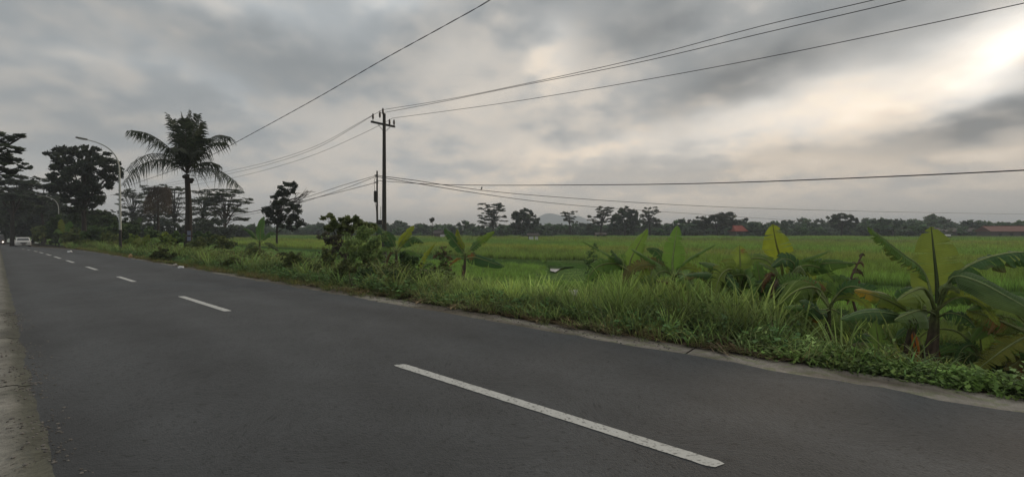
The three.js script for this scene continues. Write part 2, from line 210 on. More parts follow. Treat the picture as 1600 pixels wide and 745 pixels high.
{ // far blue hills
  const r = new Tri(), prof = (x) => 40 * exp(-pow((x - 857) / 26, 2)) + 36 * exp(-pow((x - 905) / 22, 2)) + 22 * exp(-pow((x - 700) / 60, 2)) + 30 * exp(-pow((x - 870) / 60, 2)) + 18 * exp(-pow((x - 400) / 90, 2)) + 10 + 5 * fbm(x * 0.03, 2, 2, 4);
  const D = 2300, row = (x, d, f) => { const p = at(x, 362, D + d); p.y = -3 + prof(x) * 1.25 * f; return p; };
  for (let x = 250; x < 1650; x += 7) for (const [d0, f0, d1, f1] of [[-160, 0, -80, 0.55], [-80, 0.55, 0, 1], [0, 1, 110, 0.5], [110, 0.5, 200, 0]]) r.quad(row(x, d0, f0), row(x + 7, d0, f0), row(x + 7, d1, f1), row(x, d1, f1), [1, 1, 1]);
  setting('hills', r.geo(), M.hill, 'low blue hills far behind the treeline');
}
// flooded gaps in the rice
function pond(label, pts, lev) {
  const q = pts.map(([x, y]) => { const Z = FOCAL * (EYE - lev) / (y - 362); return V((x - 800) / FOCAL * Z, lev, -Z); }), t = new Tri(), c = q.reduce((a, p) => a.add(p), V(0, 0, 0)).multiplyScalar(1 / q.length);
  q.forEach((p, i) => t.tri(c, p, q[(i + 1) % q.length], [1, 1, 1]));
  const m = setting('water', t.geo(), M.water, label); m.material.side = THREE.DoubleSide; return q;
}
const LEV = -0.52;
const ponds = [pond('pale pool of standing water at the foot of the field bank', [[857, 413], [886, 413.4], [914, 413], [912, 416], [884, 417.6], [876, 420], [868, 425], [860, 423], [860, 418]], LEV), pond('small wedge of standing water in the near rice', [[888, 453], [904, 453], [902, 461], [899, 469], [896, 470], [897, 463]], LEV)];
const pondY = (p) => 362 + FOCAL * (EYE - LEV) / -p.z;
const wet = (p) => { const x = pxOf(p), y = pondY(p); return (x > 856 && x < 914 && y > 411.5 && y < (x < 884 ? 428 : 418)) || (x > 887 && x < 905 && y > 452 && y < 471 - (905 - x) * 0.6); };
const nearWet = (p) => { const x = pxOf(p), y = pondY(p); return (x > 852 && x < 918 && y > 410 && y < 440) || (x > 884 && x < 908 && y > 450 && y < 492); };

// ---------------------------------------------------------------- grass, rice and ground cover (uncountable)
function blades(count, h, w, lean, rad, bend, seed, tint, seg = 4) {   // one tuft
  const r = rng(seed), t = new Tri();
  for (let i = 0; i < count; i++) {
    const a = r() * 2 * PI, d = sqrt(r()) * rad, hh = h * (0.55 + 0.6 * r()), ww = w * (0.7 + 0.6 * r()), l = lean * (0.4 + r()), b = bend * (0.5 + r()), az = a + (r() - 0.5) * 1.6, f = az + PI / 2 + (r() - 0.5) * 0.8;
    const dir = V(cos(az), 0, sin(az)), side = V(cos(f), 0, sin(f)), k = 0.6 + 0.85 * r(), dry = r() < 0.08 ? 1 : 0, col = (u) => [tint[0] * k * lerp(0.75, 1.15, u) + dry * 0.05, tint[1] * k * lerp(0.65, 1.05, u), tint[2] * k + dry * 0.01];  // blades darken towards the base: shade low in the tuft, put into colour
    let prev = null;
    for (let j = 0; j <= seg; j++) {
      const u = j / seg, out = l * hh * u + b * hh * u * u, y = hh * u * (1 - 0.35 * b * u * u - 0.15 * l) - (b > 0.6 ? hh * 0.35 * pow(u, 4) * b : 0), x = V(cos(a) * d, 0, sin(a) * d).addScaledVector(dir, out); x.y = y;
      const wd = ww * (u < 0.3 ? 0.8 + 0.6 * u : pow(1 - u, 0.7) * 1.25) * 0.5, L = x.clone().addScaledVector(side, wd), R = x.clone().addScaledVector(side, -wd);
      if (prev) { if (j === seg) t.tri(prev[0], prev[1], x, [col(u - 1 / seg), col(u - 1 / seg), col(u)]); else t.quad(prev[0], prev[1], R, L, [col(u - 1 / seg), col(u - 1 / seg), col(u), col(u)]); }
      prev = [L, R];
    }
  }
  return t.geo();
}
function leafClump(count, size, rad, h, seed, tint, lobed = false) {   // a sprig of small broad leaves on short stems
  const r = rng(seed), t = new Tri();
  for (let i = 0; i < count; i++) {
    const a = r() * 2 * PI, d = sqrt(r()) * rad, c = V(cos(a) * d, h * (0.25 + 0.75 * r()) * (1 - 0.5 * d / rad), sin(a) * d), az = r() * 2 * PI, pitch = (r() - 0.35) * 1.1, s = size * (0.6 + 0.7 * r()), k = 0.6 + 0.9 * r(), col = [tint[0] * k, tint[1] * k, tint[2] * k];
    const f = V(cos(az) * cos(pitch), sin(pitch), sin(az) * cos(pitch)), sd = V(-sin(az), (r() - 0.5) * 0.7, cos(az)).normalize(), up = V(0, 0.12 * s, 0);
    const b = c.clone(), tip = c.clone().addScaledVector(f, s), m1 = c.clone().addScaledVector(f, s * 0.35), L = m1.clone().addScaledVector(sd, s * 0.38).add(up), R = m1.clone().addScaledVector(sd, -s * 0.38).add(up), mid = c.clone().addScaledVector(f, s * 0.6);
    t.tri(b, L, mid, col); t.tri(b, mid, R, col); t.tri(L, tip, mid, col); t.tri(mid, tip, R, col);
  }
  return t.geo();
}
const mt = new THREE.Matrix4(), qt = new THREE.Quaternion(), eu = new THREE.Euler(), colr = new THREE.Color();
function scatter(name, label, category, geo, mat, list) {
  const im = new THREE.InstancedMesh(geo, mat, list.length); im.name = numbered(name);
  list.forEach((a, i) => { eu.set(a.tx || 0, a.r, a.tz || 0); mt.compose(a.p, qt.setFromEuler(eu), V(a.s * (a.w || 1), a.s * (a.h || 1), a.s * (a.w || 1))); im.setMatrixAt(i, mt); const c = a.c || [1, 1, 1]; im.setColorAt(i, colr.setRGB(c[0], c[1], c[2])); });
  scene.add(im); tag(im, label, category, null, 'stuff'); im.frustumCulled = false; return im;
}
const rg = rng(77);
const inView = (p, m = 520) => p.z < -0.5 && pxOf(p) > -m && pxOf(p) < 1600 + m;
function strew(n0, n1, s0, s1, per, f) {                              // random places on the bank: f(s, n, px) gives null or settings
  const out = [], cnt = floor((n1 - n0) * (s1 - s0) * per);
  for (let i = 0; i < cnt; i++) { const s = lerp(s0, s1, rg()), n = lerp(n0, n1, rg()), p = RP(s, n, 0); if (!inView(p)) continue; const o = f(s, n, pxOf(p), p); if (!o) continue; p.y = hgt(s, n) - 0.02; out.push({ p, r: rg() * 6.3, tx: (rg() - 0.5) * 0.3, tz: (rg() - 0.5) * 0.3, ...o }); }
  return out;
}
const G1 = [0.26, 0.385, 0.10], G2 = [0.21, 0.32, 0.085], G3 = [0.09, 0.16, 0.045];
const edgeN = (s) => 6.55 + wob(s * 1.4, 11) * 0.35;
const patch = (s, n, q = 1) => clamp(0.92 + 1.8 * fbm(s * 0.55 + q, n * 0.8, 60 + q, 3), 0.42, 1.45);
const vary = (k = 0.3) => { const f = 1 - k / 2 + k * rg(), h = 0.92 + 0.16 * rg(); return [f * h, f, f * (0.9 + 0.2 * rg())]; };
const tallA = blades(13, 0.85, 0.024, 0.30, 0.10, 0.40, 11, G1), tallB = blades(12, 0.7, 0.028, 0.45, 0.12, 0.6, 12, G1), shortA = blades(18, 0.28, 0.012, 0.5, 0.12, 0.5, 13, G2, 3), droop = blades(30, 0.8, 0.026, 0.35, 0.12, 1.0, 14, G3, 6);
const zoneTall = (x) => sstep(620, 700, x) * (sstep(1275, 1180, x) + 0.3 * sstep(1440, 1300, x) * sstep(1180, 1275, x));
const clump = (s, n, z) => 0.5 + 0.9 * fbm(s * 0.7, n * 0.7, z, 3);
scatter('tall_grass', 'bright tall grass thick along the bank beside the road', 'grass', tallA, M.grass, strew(6.6, 10.8, -14, 8, 28, (s, n, x) => n > edgeN(s) + 0.25 && !(abs(x - 896) < 13 && n > 7.6) && rg() < zoneTall(x) * clump(s, n, 1) * 1.5 ? { s: (0.6 + 0.6 * rg()) * lerp(0.55, 1, sstep(6.6, 7.8, n)) * lerp(0.75, 1.08, sstep(760, 1000, x)) * lerp(1, 0.78, sstep(7.9, 8.8, n)), c: vary(0.4).map((v) => v * patch(s, n)) } : null));
scatter('tall_grass', 'arching tall grass mixed into the roadside bank', 'grass', tallB, M.grass, strew(6.6, 10.8, -40, 8, 16, (s, n, x) => n > edgeN(s) + 0.2 && !(abs(x - 896) < 13 && n > 7.6) && rg() < (0.25 + 0.75 * zoneTall(x)) * clump(s, n, 4) * sstep(1450, 1240, x) ? { s: (0.5 + 0.5 * rg()) * lerp(0.55, 1, sstep(6.6, 7.6, n)) * (x < 620 ? 0.85 : 0.9), c: vary(0.5).map((v, i) => v * patch(s, n, 4) * (x < 640 ? [0.58, 0.64, 0.7][i] : 1)) } : null));
scatter('short_grass', 'short mixed grass covering the roadside bank', 'grass', shortA, M.grass, strew(6.35, 12.2, -70, 6, 30, (s, n, x) => n > edgeN(s) && !(abs(x - 896) < 13 && n > 7.4) && x < 1500 && rg() < 0.4 + clump(s, n, 7) * 0.6 ? { s: 0.6 + 0.9 * rg(), c: (x < 640 ? [0.8, 0.8, 0.75] : [1, 1, 1]).map((v) => v * patch(s, n, 7) * (0.8 + 0.4 * rg())) } : null));
scatter('verge_grass', 'yellowish knee-high grass on the far left of the bank', 'grass', tallB, M.grass, strew(6.7, 13, -75, -9, 9, (s, n, x) => x < 640 && n > edgeN(s) + 0.2 && rg() < clump(s, n, 9) ? { s: 0.6 + 0.6 * rg(), h: 1.2, c: [0.56 + 0.22 * rg(), 0.60 + 0.2 * rg(), 0.7].map((v) => v * patch(s, n, 9)) } : null));
scatter('drooping_grass', 'dark clumps of wide drooping grass on the bank', 'grass', droop, M.grass, [[570, 9.2, 1.15], [562, 9.0, 0.9], [578, 9.4, 1.0], [622, 7.6, 0.75], [608, 7.7, 0.8], [640, 7.6, 0.7], [596, 7.5, 0.7], [655, 7.7, 0.6], [905, 7.3, 0.6], [560, 8.1, 0.7], [590, 8.6, 0.9], [780, 7.7, 0.7], [800, 7.5, 0.6], [760, 7.6, 0.6], [950, 7.2, 0.5], [525, 8.2, 0.8], [500, 8, 0.7]].map(([x, n, s]) => ({ p: onGround(x, n, -0.02), r: x, s, c: x < 600 && n > 8.9 ? [0.45, 0.5, 0.5] : [0.9, 0.95, 0.9] })));
const over = strew(5.95, 6.7, -60, -8, 60, (s, n, x) => x < 620 && rg() < sstep(620, 480, x) * 0.8 && n > 6.12 + 0.7 * fbm(s * 0.35, 3, 81, 3) ? { s: 0.35 + 0.5 * rg(), c: [0.95, 0.75, 0.75].map((v) => v * (0.6 + 0.5 * rg())) } : null);
over.forEach((a) => { a.p.y = -0.01; });
scatter('short_grass', 'grass creeping over the concrete edge at the left', 'grass', shortA, M.grass, over);
{
  const list = [];
  for (const [x, Z] of [[1219, 8.0], [1157, 8.3], [1053, 9.1], [976, 9.7], [1108, 8.6], [1186, 8.3], [1018, 9.3], [1262, 7.7], [1292, 7.2]]) for (let i = 0; i < 20; i++) { const p = V((x - 800) / FOCAL * Z + (rg() - 0.5) * 0.9, 0, -Z + 0.05 + 0.6 * rg()), [a, b] = sn(p); p.y = hgt(a, b) - 0.02; list.push({ p, r: rg() * 6.3, tx: (rg() - 0.5) * 0.35, tz: (rg() - 0.5) * 0.35, s: (0.5 + 0.35 * rg()) * (x > 1240 ? 0.8 : 1), c: vary(0.6).map((v) => v * 0.85) }); }
  scatter('tall_grass', 'tall tangled grass around the feet of the right-hand banana plants', 'grass', tallB, M.grass, list);
}
const stalkG = blades(4, 0.95, 0.009, 0.35, 0.14, 0.35, 15, [0.25, 0.22, 0.12]);
scatter('dead_stalks', 'pale dead grass stalks standing among the green grass', 'dead grass', stalkG, M.grass, strew(6.8, 10, -30, 7, 2.4, (s, n, x) => x > 330 && x < 1400 && rg() < clump(s, n, 51) ? { s: 0.5 + 0.5 * rg(), c: vary(0.6) } : null));
const over2 = strew(6.12, 6.6, -9, 2, 40, (s, n, x) => x >= 600 && x < 1200 && n > 6.28 + 0.6 * fbm(s * 0.6, 3, 85, 3) && rg() < 0.6 ? { s: 0.3 + 0.4 * rg(), c: vary(0.5) } : null); over2.forEach((a) => { a.p.y = -0.01; });
scatter('short_grass', 'short grass spilling onto the concrete edge at the middle', 'grass', shortA, M.grass, over2);
// dark broad-leaved weeds along the edge, and the creeper mat at the right
const weedA = leafClump(26, 0.075, 0.20, 0.30, 21, [0.095, 0.18, 0.055]), scrubA = leafClump(60, 0.085, 0.32, 0.75, 25, [0.13, 0.175, 0.06]), creepA = leafClump(34, 0.046, 0.17, 0.12, 22, [0.16, 0.30, 0.095]), creepB = leafClump(26, 0.042, 0.15, 0.20, 23, [0.22, 0.31, 0.11]);
scatter('weeds', 'dark broad-leaved weeds at the foot of the grass', 'weeds', weedA, M.foliage, strew(6.5, 8.6, -45, 6, 22, (s, n, x) => n > edgeN(s) + 0.05 && x < 1330 && rg() < clump(s, n, 13) * (n < 7.6 ? 0.95 : 0.4) ? { s: (0.7 + 0.8 * rg()) * (x > 640 ? 0.9 : 1.1), c: vary(0.7) } : null));
const creepIn = (s, n, x) => x > 1150 && n > 6.46 + wob(s * 1.7, 15) * 0.22 && n < 6.92 + wob(s * 1.3, 17) * 0.4;
scatter('creeper', 'low mat of small-leaved green creeper beside the concrete strip', 'ground cover', creepA, M.foliage, strew(6.3, 7.3, -4, 8, 260, (s, n, x) => creepIn(s, n, x) && rg() < sstep(1150, 1290, x) ? { s: 0.6 + 0.8 * rg(), h: 0.9 + 2.2 * max(0, fbm(s * 1.6, n * 2, 19, 3) + 0.25), c: vary(0.8).map((v, i) => v * clamp(0.8 + 1.1 * fbm(s * 1.3, n * 2, 91, 3), 0.45, 1.15) * [1.05, 0.86, 0.72][i]) } : null));
scatter('creeper', 'paler upright sprigs standing in the creeper mat', 'ground cover', creepB, M.foliage, strew(6.4, 7.4, -4, 8, 30, (s, n, x) => creepIn(s, n, x) && clump(s, n, 23) > 0.5 ? { s: 0.8 + 0.8 * rg(), h: 1.3, c: vary(0.6) } : null));
{ // straw and dead stalks along the road edge
  const r = rng(31), t = new Tri();
  for (let i = 0; i < 22; i++) { const a = (r() - 0.5) * 1.2, l = 0.12 + 0.25 * r(), c = V((r() - 0.5) * 0.3, 0.005 + 0.03 * r(), (r() - 0.5) * 0.16), d = V(cos(a), (r() - 0.5) * 0.2, sin(a)).multiplyScalar(l / 2), w = V(-sin(a), 0.2, cos(a)).multiplyScalar(0.004 + 0.004 * r()), k = 0.6 + 0.6 * r(); t.quad(c.clone().sub(d).sub(w), c.clone().add(d).sub(w), c.clone().add(d).add(w), c.clone().sub(d).add(w), [0.26 * k, 0.19 * k, 0.10 * k]); }
  const g = t.geo();
  scatter('straw', 'dry straw and dead grass lying along the road edge', 'straw', g, M.straw, strew(6.3, 6.95, -22, 3, 70, (s, n, x) => x < 1260 && n > 6.36 + wob(s, 25) * 0.2 && rg() < clump(s, 0, 27) * (x > 700 ? 1 : 0.45) ? { s: 0.7 + 0.7 * rg(), r: -0.7 + (rg() - 0.5) * 1.4, tx: 0, tz: 0, c: vary(0.7) } : null).map((a) => { const [s, n] = sn(a.p); a.p.y = max(hgt(s, n), 0) + 0.012; return a; }));
}
scatter('scrub', 'rough olive scrub and tall weeds along the bank left of the poles', 'weeds', scrubA, M.foliage, strew(6.9, 12.5, -80, -7, 8, (s, n, x) => x < 700 && rg() < clamp(1.5 * fbm(s * 0.35, n * 0.6, 71, 3) + 0.5) ? { s: (0.6 + 0.9 * rg()) * (n < 7.6 ? 0.6 : 1), h: 0.7 + 0.6 * rg(), c: [0.8 + 0.4 * rg(), 0.8 + 0.3 * rg(), 0.8].map((v) => v * patch(s, n, 12)) } : null));
scatter('scrub', 'dark leafy weeds among the tall grass and banana plants', 'weeds', scrubA, M.foliage, strew(7.0, 10.5, -12, 6, 9, (s, n, x) => x >= 680 && x < 1420 && abs(x - 896) > 16 && rg() < clamp(1.5 * fbm(s * 0.6, n * 0.8, 75, 3) + 0.2) ? { s: (0.45 + 0.45 * rg()), h: 0.95, c: [0.72, 0.95, 0.8].map((v) => v * (0.7 + 0.5 * rg())) } : null));
{
  const g = blades(30, 0.62, 0.012, 0.16, 0.10, 0.25, 44, [0.11, 0.19, 0.045], 4);
  scatter('rice_plants', 'tall dense edge of the rice behind the right-hand banana plants', 'rice', g, M.grass, strew(9.7, 12.2, -3, 22, 70, (s, n, x) => x > 1200 && n > 10.1 + wob(s, 37) * 0.6 ? { s: 0.85 + 0.35 * rg(), tx: 0, tz: 0, c: vary(0.4) } : null));
}
{
  const g = new THREE.IcosahedronGeometry(0.011, 0); g.setAttribute('color', new THREE.Float32BufferAttribute(new Float32Array(g.attributes.position.count * 3).fill(1), 3));
  const list = [];
  for (let i = 0; i < 5200; i++) { const left = i % 3 === 0, s = left ? -14 + 14 * rg() : -34 + 40 * rg(), q = rg() * rg(), n = left ? nLeft(s) + 0.30 * q * (rg() < 0.6 ? 1 : -1) : 6.2 + (rg() < 0.6 ? -0.55 : 0.3) * q; if (clump(s, n, left ? 41 : 43) < 0.45) continue; const k = 0.4 + 0.6 * rg(); list.push({ p: RP(s, n, left ? (n < nLeft(s) ? 0.055 : 0.008) : (n < nRight(s) ? 0.008 : 0.004)), r: rg() * 6, s: 0.4 + 1.3 * rg() * rg(), h: 0.6, c: [0.16 * k, 0.15 * k, 0.135 * k] }); }
  scatter('gravel', 'loose gravel and crumbs along the broken road edges', 'gravel', g, M.straw, list);
}
// rice
const riceA = blades(26, 0.30, 0.011, 0.22, 0.10, 0.35, 41, [0.095, 0.165, 0.034], 3), riceB = blades(30, 0.5, 0.03, 0.3, 0.34, 0.4, 42, [0.09, 0.155, 0.034], 2), riceC = blades(34, 0.5, 0.09, 0.3, 1.0, 0.4, 43, [0.088, 0.15, 0.034], 2);
function rice(geo, z0, z1, per, hh) {
  const out = [], area = 3.1 * (z1 * z1 - z0 * z0) / 2, cnt = floor(area * per);
  for (let i = 0; i < cnt; i++) {
    const Z = sqrt(lerp(z0 * z0, z1 * z1, rg())), p = V((rg() - 0.5) * 3.1 * Z, 0, -Z), [s, n] = sn(p);
    if (n < (pxOf(p) > 1230 ? 10.3 : 11.2) + wob(s, 33) || wet(p)) continue;
    const d23 = n - bundN(s); if (d23 > -0.7 && d23 < 0.05 && rg() < 0.92) continue;
    let cut = false; for (const b of PLOTS.slice(2, 8)) if (abs(n - b - wob(s * 0.1, b) * 2) < 0.22 + Z * 0.004) cut = true; if (cut && rg() < 0.8) continue;
    p.y = hgt(s, n) - 0.03;
    const t = plotTone(s, n), f = 12 * (0.7 + 0.5 * rg()) * (1 + 0.35 * fbm(s * 0.25, n * 0.25, 6, 3)), rt = sstep(1180, 1260, pxOf(p)), tall = nearWet(p) ? 0.22 : d23 > 0 ? 1.75 : lerp(0.85, 1.5 + 0.5 * sstep(13, 10.6, n), rt) + 0.35 * fbm(s * 0.3, n * 0.3, 35, 2);
    out.push({ p, r: rg() * 6.3, s: 0.8 + 0.4 * rg(), h: tall * hh, c: [t[0] * f * 2.2, t[1] * f * 1.32, t[2] * f * 4.2] });
  }
  return out;
}
scatter('rice_plants', 'young green rice in the near part of the field', 'rice', riceA, M.grass, rice(riceA, 6.5, 34, 15, 1));
scatter('rice_plants', 'rice in the middle of the field', 'rice', riceB, M.grass, rice(riceB, 34, 85, 1.9, 0.75));
scatter('rice_plants', 'rice in the far part of the field', 'rice', riceC, M.grass, rice(riceC, 85, 210, 0.28, 0.9));

// ---------------------------------------------------------------- banana plants
const GREEN = [0.15, 0.265, 0.065], DEEP = [0.065, 0.14, 0.045], LIME = [0.30, 0.37, 0.045], MOSS = [0.22, 0.295, 0.06], PALE = [0.30, 0.38, 0.18], OLD = [0.30, 0.19, 0.045], BROWN = [0.15, 0.075, 0.03], ORANGE = [0.42, 0.15, 0.025];
function bananaLeaf(parent, pts, w, o, seed) {
  const r = rng(seed), curve = new THREE.CatmullRomCurve3(pts), K = 30, t0 = o.petiole ?? 0.16, t = new Tri(), eye = V(0, EYE, 0).sub(parent.position), col = o.col || GREEN;
  const P = [], Sd = [], Nn = [];
  for (let i = 0; i <= K; i++) {
    const u = i / K, p = curve.getPoint(u), T = curve.getTangent(u), v = eye.clone().sub(p).normalize(), s0 = T.clone().cross(v).normalize(), n0 = s0.clone().cross(T).normalize(), a = (o.face || 0) * PI / 180 + (o.twist || 0) * u;
    P.push(p); Sd.push(s0.clone().multiplyScalar(cos(a)).addScaledVector(n0, -sin(a))); Nn.push(n0.clone().multiplyScalar(cos(a)).addScaledVector(s0, sin(a)));
  }
  const prof = (u) => { const x = clamp((u - t0) / (1 - t0)); return x <= 0 ? 0 : pow(sin(PI * pow(x, o.fat ?? 0.72)), 0.6) * (x > 0.97 ? 0.8 : 1); };
  const tearP = min(0.75, (o.tear ?? 0.25) * 1.35 + 0.1);
  for (const h of [1, -1]) {
    const kOut = h > 0 ? (o.right ?? 1) : (o.left ?? 1); if (!kOut) continue;
    let ext = 0, gapA = 0;
    for (let i = 0; i < K; i++) {
      const tear = r() < tearP; if (tear) ext = (r() - 0.5) * 0.5 * (0.4 + tearP * 2);
      const rows = [i, i + 1].map((k, e) => {
        const u = k / K, W = w * prof(u) * kOut * (1 + 0.06 * sin(u * 17 + seed + h)), f = (o.fold ?? 0.35) + ext + 0.12 * sin(u * 9 + seed * 1.7 + h), out = [];
        const pull = tear && e === 0 ? 0.5 : (tearP > 0.4 && !tear && e === 1 ? 0.93 : 1);
        for (let j = 0; j <= 3; j++) {
          const x = j / 3, dr = f * x * x * 0.7 + f * x * 0.5, p = P[k].clone().addScaledVector(Sd[k], h * W * x * (j === 3 ? pull : 1) * cos(dr * 0.8)).addScaledVector(Nn[k], -W * x * sin(dr) - 0.02 * w * sin(u * 31 + seed * 2) * x);
          if (tear && e === 0 && j > 0) p.addScaledVector(curve.getTangent(u), 0.10 * w * x);
          out.push(p);
        }
        return out;
      });
      const cc = (u, x) => { let c = col; const q = fbm(u * 5 + seed, x * 2, seed, 3); if (o.tip && u > o.tip[1]) { const k = sstep(o.tip[1], min(1, o.tip[1] + 0.18), u + q * 0.3); c = c.map((a, i) => lerp(a, o.tip[0][i], k)); } if (o.spot) { const d = pow((u - o.spot[1]) / o.spot[2], 2) + pow((h * x - o.spot[3]) / 0.6, 2), k = sstep(1.3, 0.3, d - q * 1.6); c = c.map((a, i) => lerp(a, o.spot[0][i], k)); } const e = x > 0.9 ? sstep(0.0, 0.35, q + (o.worn ?? 0) - 0.02) * 0.5 : 0; return c.map((a, i) => lerp(a, BROWN[i], e) * (1 + 0.3 * q)); };
      for (let j = 0; j < 3; j++) {
        const a = rows[0][j], b = rows[1][j], c = rows[1][j + 1], d = rows[0][j + 1], u0 = i / K, u1 = (i + 1) / K, x0 = j / 3, x1 = (j + 1) / 3, U = (u, x) => [0.5 + h * x * 0.5, u];
        t.tri(a, b, c, [cc(u0, x0), cc(u1, x0), cc(u1, x1)], U(u0, x0), U(u1, x0), U(u1, x1)); t.tri(a, c, d, [cc(u0, x0), cc(u1, x1), cc(u0, x1)], U(u0, x0), U(u1, x1), U(u0, x1));
      }
    }
  }
  const leaf = mesh('leaf', t.geo(), M.leaf, parent);
  if (o.label) leaf.userData.label = o.label;
  const rb = clamp(w * 0.075, 0.008, 0.02), rc = o.dead ? [0.14, 0.08, 0.04] : o.ribcol || [0.20, 0.25, 0.09];
  mesh('midrib', tube(pts, rb * 1.5, rb * 0.25, 18, 6, () => rc), M.stem, leaf);
  return leaf;
}
// leaves: [[x, y, dz]...] along the midrib from the crown, half width in metres, looks
function banana(label, Z, base, crown, r, leaves, group, stemCol = [0.10, 0.085, 0.04], more = [], extra = Z < 12 ? 4 : 0, extraSize = 0.9) {
  const P = (q, i) => at(q[0], q[1], Z + (q[2] || 0)), foot = at(base[0], base[1], Z);
  const g = thing('banana_plant', label, 'banana plant', foot, group);
  const loc = (p) => p.sub(foot);
  for (const [b, c, rr] of [[base, crown, r], ...more]) {
    const a = loc(at(b[0], b[1], Z + (b[2] || 0))), e = loc(at(c[0], c[1], Z + (c[2] || 0))), m = a.clone().lerp(e, 0.5); m.x += rr * 0.25; a.y -= 0.12;
    mesh('pseudostem', tube([a, m, e], rr * 1.15, rr * 0.55, 14, 10, (t, i) => { const k = 0.8 + 0.5 * N3(t * 9, i * 0.7, rr * 90), q = sstep(0.55, 1, t); return [lerp(stemCol[0], 0.13, q) * k, lerp(stemCol[1], 0.17, q) * k, lerp(stemCol[2], 0.05, q) * k]; }), M.stem, g);
    const r2 = rng(floor(rr * 5000) + b[0]);                         // dry sheaths peeling off the stem
    if (rr > 0.045) for (let i = 0; i < 4; i++) { const t = new Tri(), y0 = 0.15 + 0.6 * r2(), aa = r2() * 6.3, p0 = a.clone().lerp(e, y0).add(V(cos(aa) * rr, 0, sin(aa) * rr)), p1 = p0.clone().add(V(cos(aa) * 0.07, -0.18 - 0.15 * r2(), sin(aa) * 0.07)), sd = V(-sin(aa), 0, cos(aa)).multiplyScalar(rr * 0.5), k = 0.7 + 0.6 * r2(); t.quad(p0.clone().sub(sd), p0.clone().add(sd), p1.clone().addScaledVector(sd, 0.4), p1.clone().addScaledVector(sd, -0.6), [0.13 * k, 0.08 * k, 0.045 * k]); mesh('dry_sheath', t.geo(), M.foliage, g); }
  }
  leaves.forEach(([pts, w, o = {}], i) => bananaLeaf(g, pts.map((q) => loc(P(q))), w, o, i * 13.7 + base[0]));
  const rx = rng(floor(base[0] * 3 + Z * 10)), ax = loc(at(crown[0], crown[1], Z)), sz = extraSize;
  for (let i = 0; i < extra; i++) {
    const a = rx() * 2 * PI, L = sz * (0.65 + 0.6 * rx()), up = 0.15 + 0.75 * rx(), d = V(cos(a), 0, sin(a)), q = (t, y) => ax.clone().addScaledVector(d, L * t).add(V(0, L * y, 0)), old = rx();
    bananaLeaf(g, [ax.clone(), q(0.3, up * 0.45), q(0.66, up * 0.45 - 0.05), q(0.95, up * 0.25 - 0.32)], L * (0.15 + 0.06 * rx()), { col: old < 0.06 ? [0.17, 0.165, 0.07] : [GREEN, MOSS, DEEP, [0.16, 0.24, 0.07]][floor(rx() * 4)], face: (rx() - 0.5) * 100, fold: 0.3 + 0.4 * rx(), tear: 0.3 + 0.4 * rx(), worn: 0.12 }, i * 31 + base[0] + 7);
  }
  return g;
}
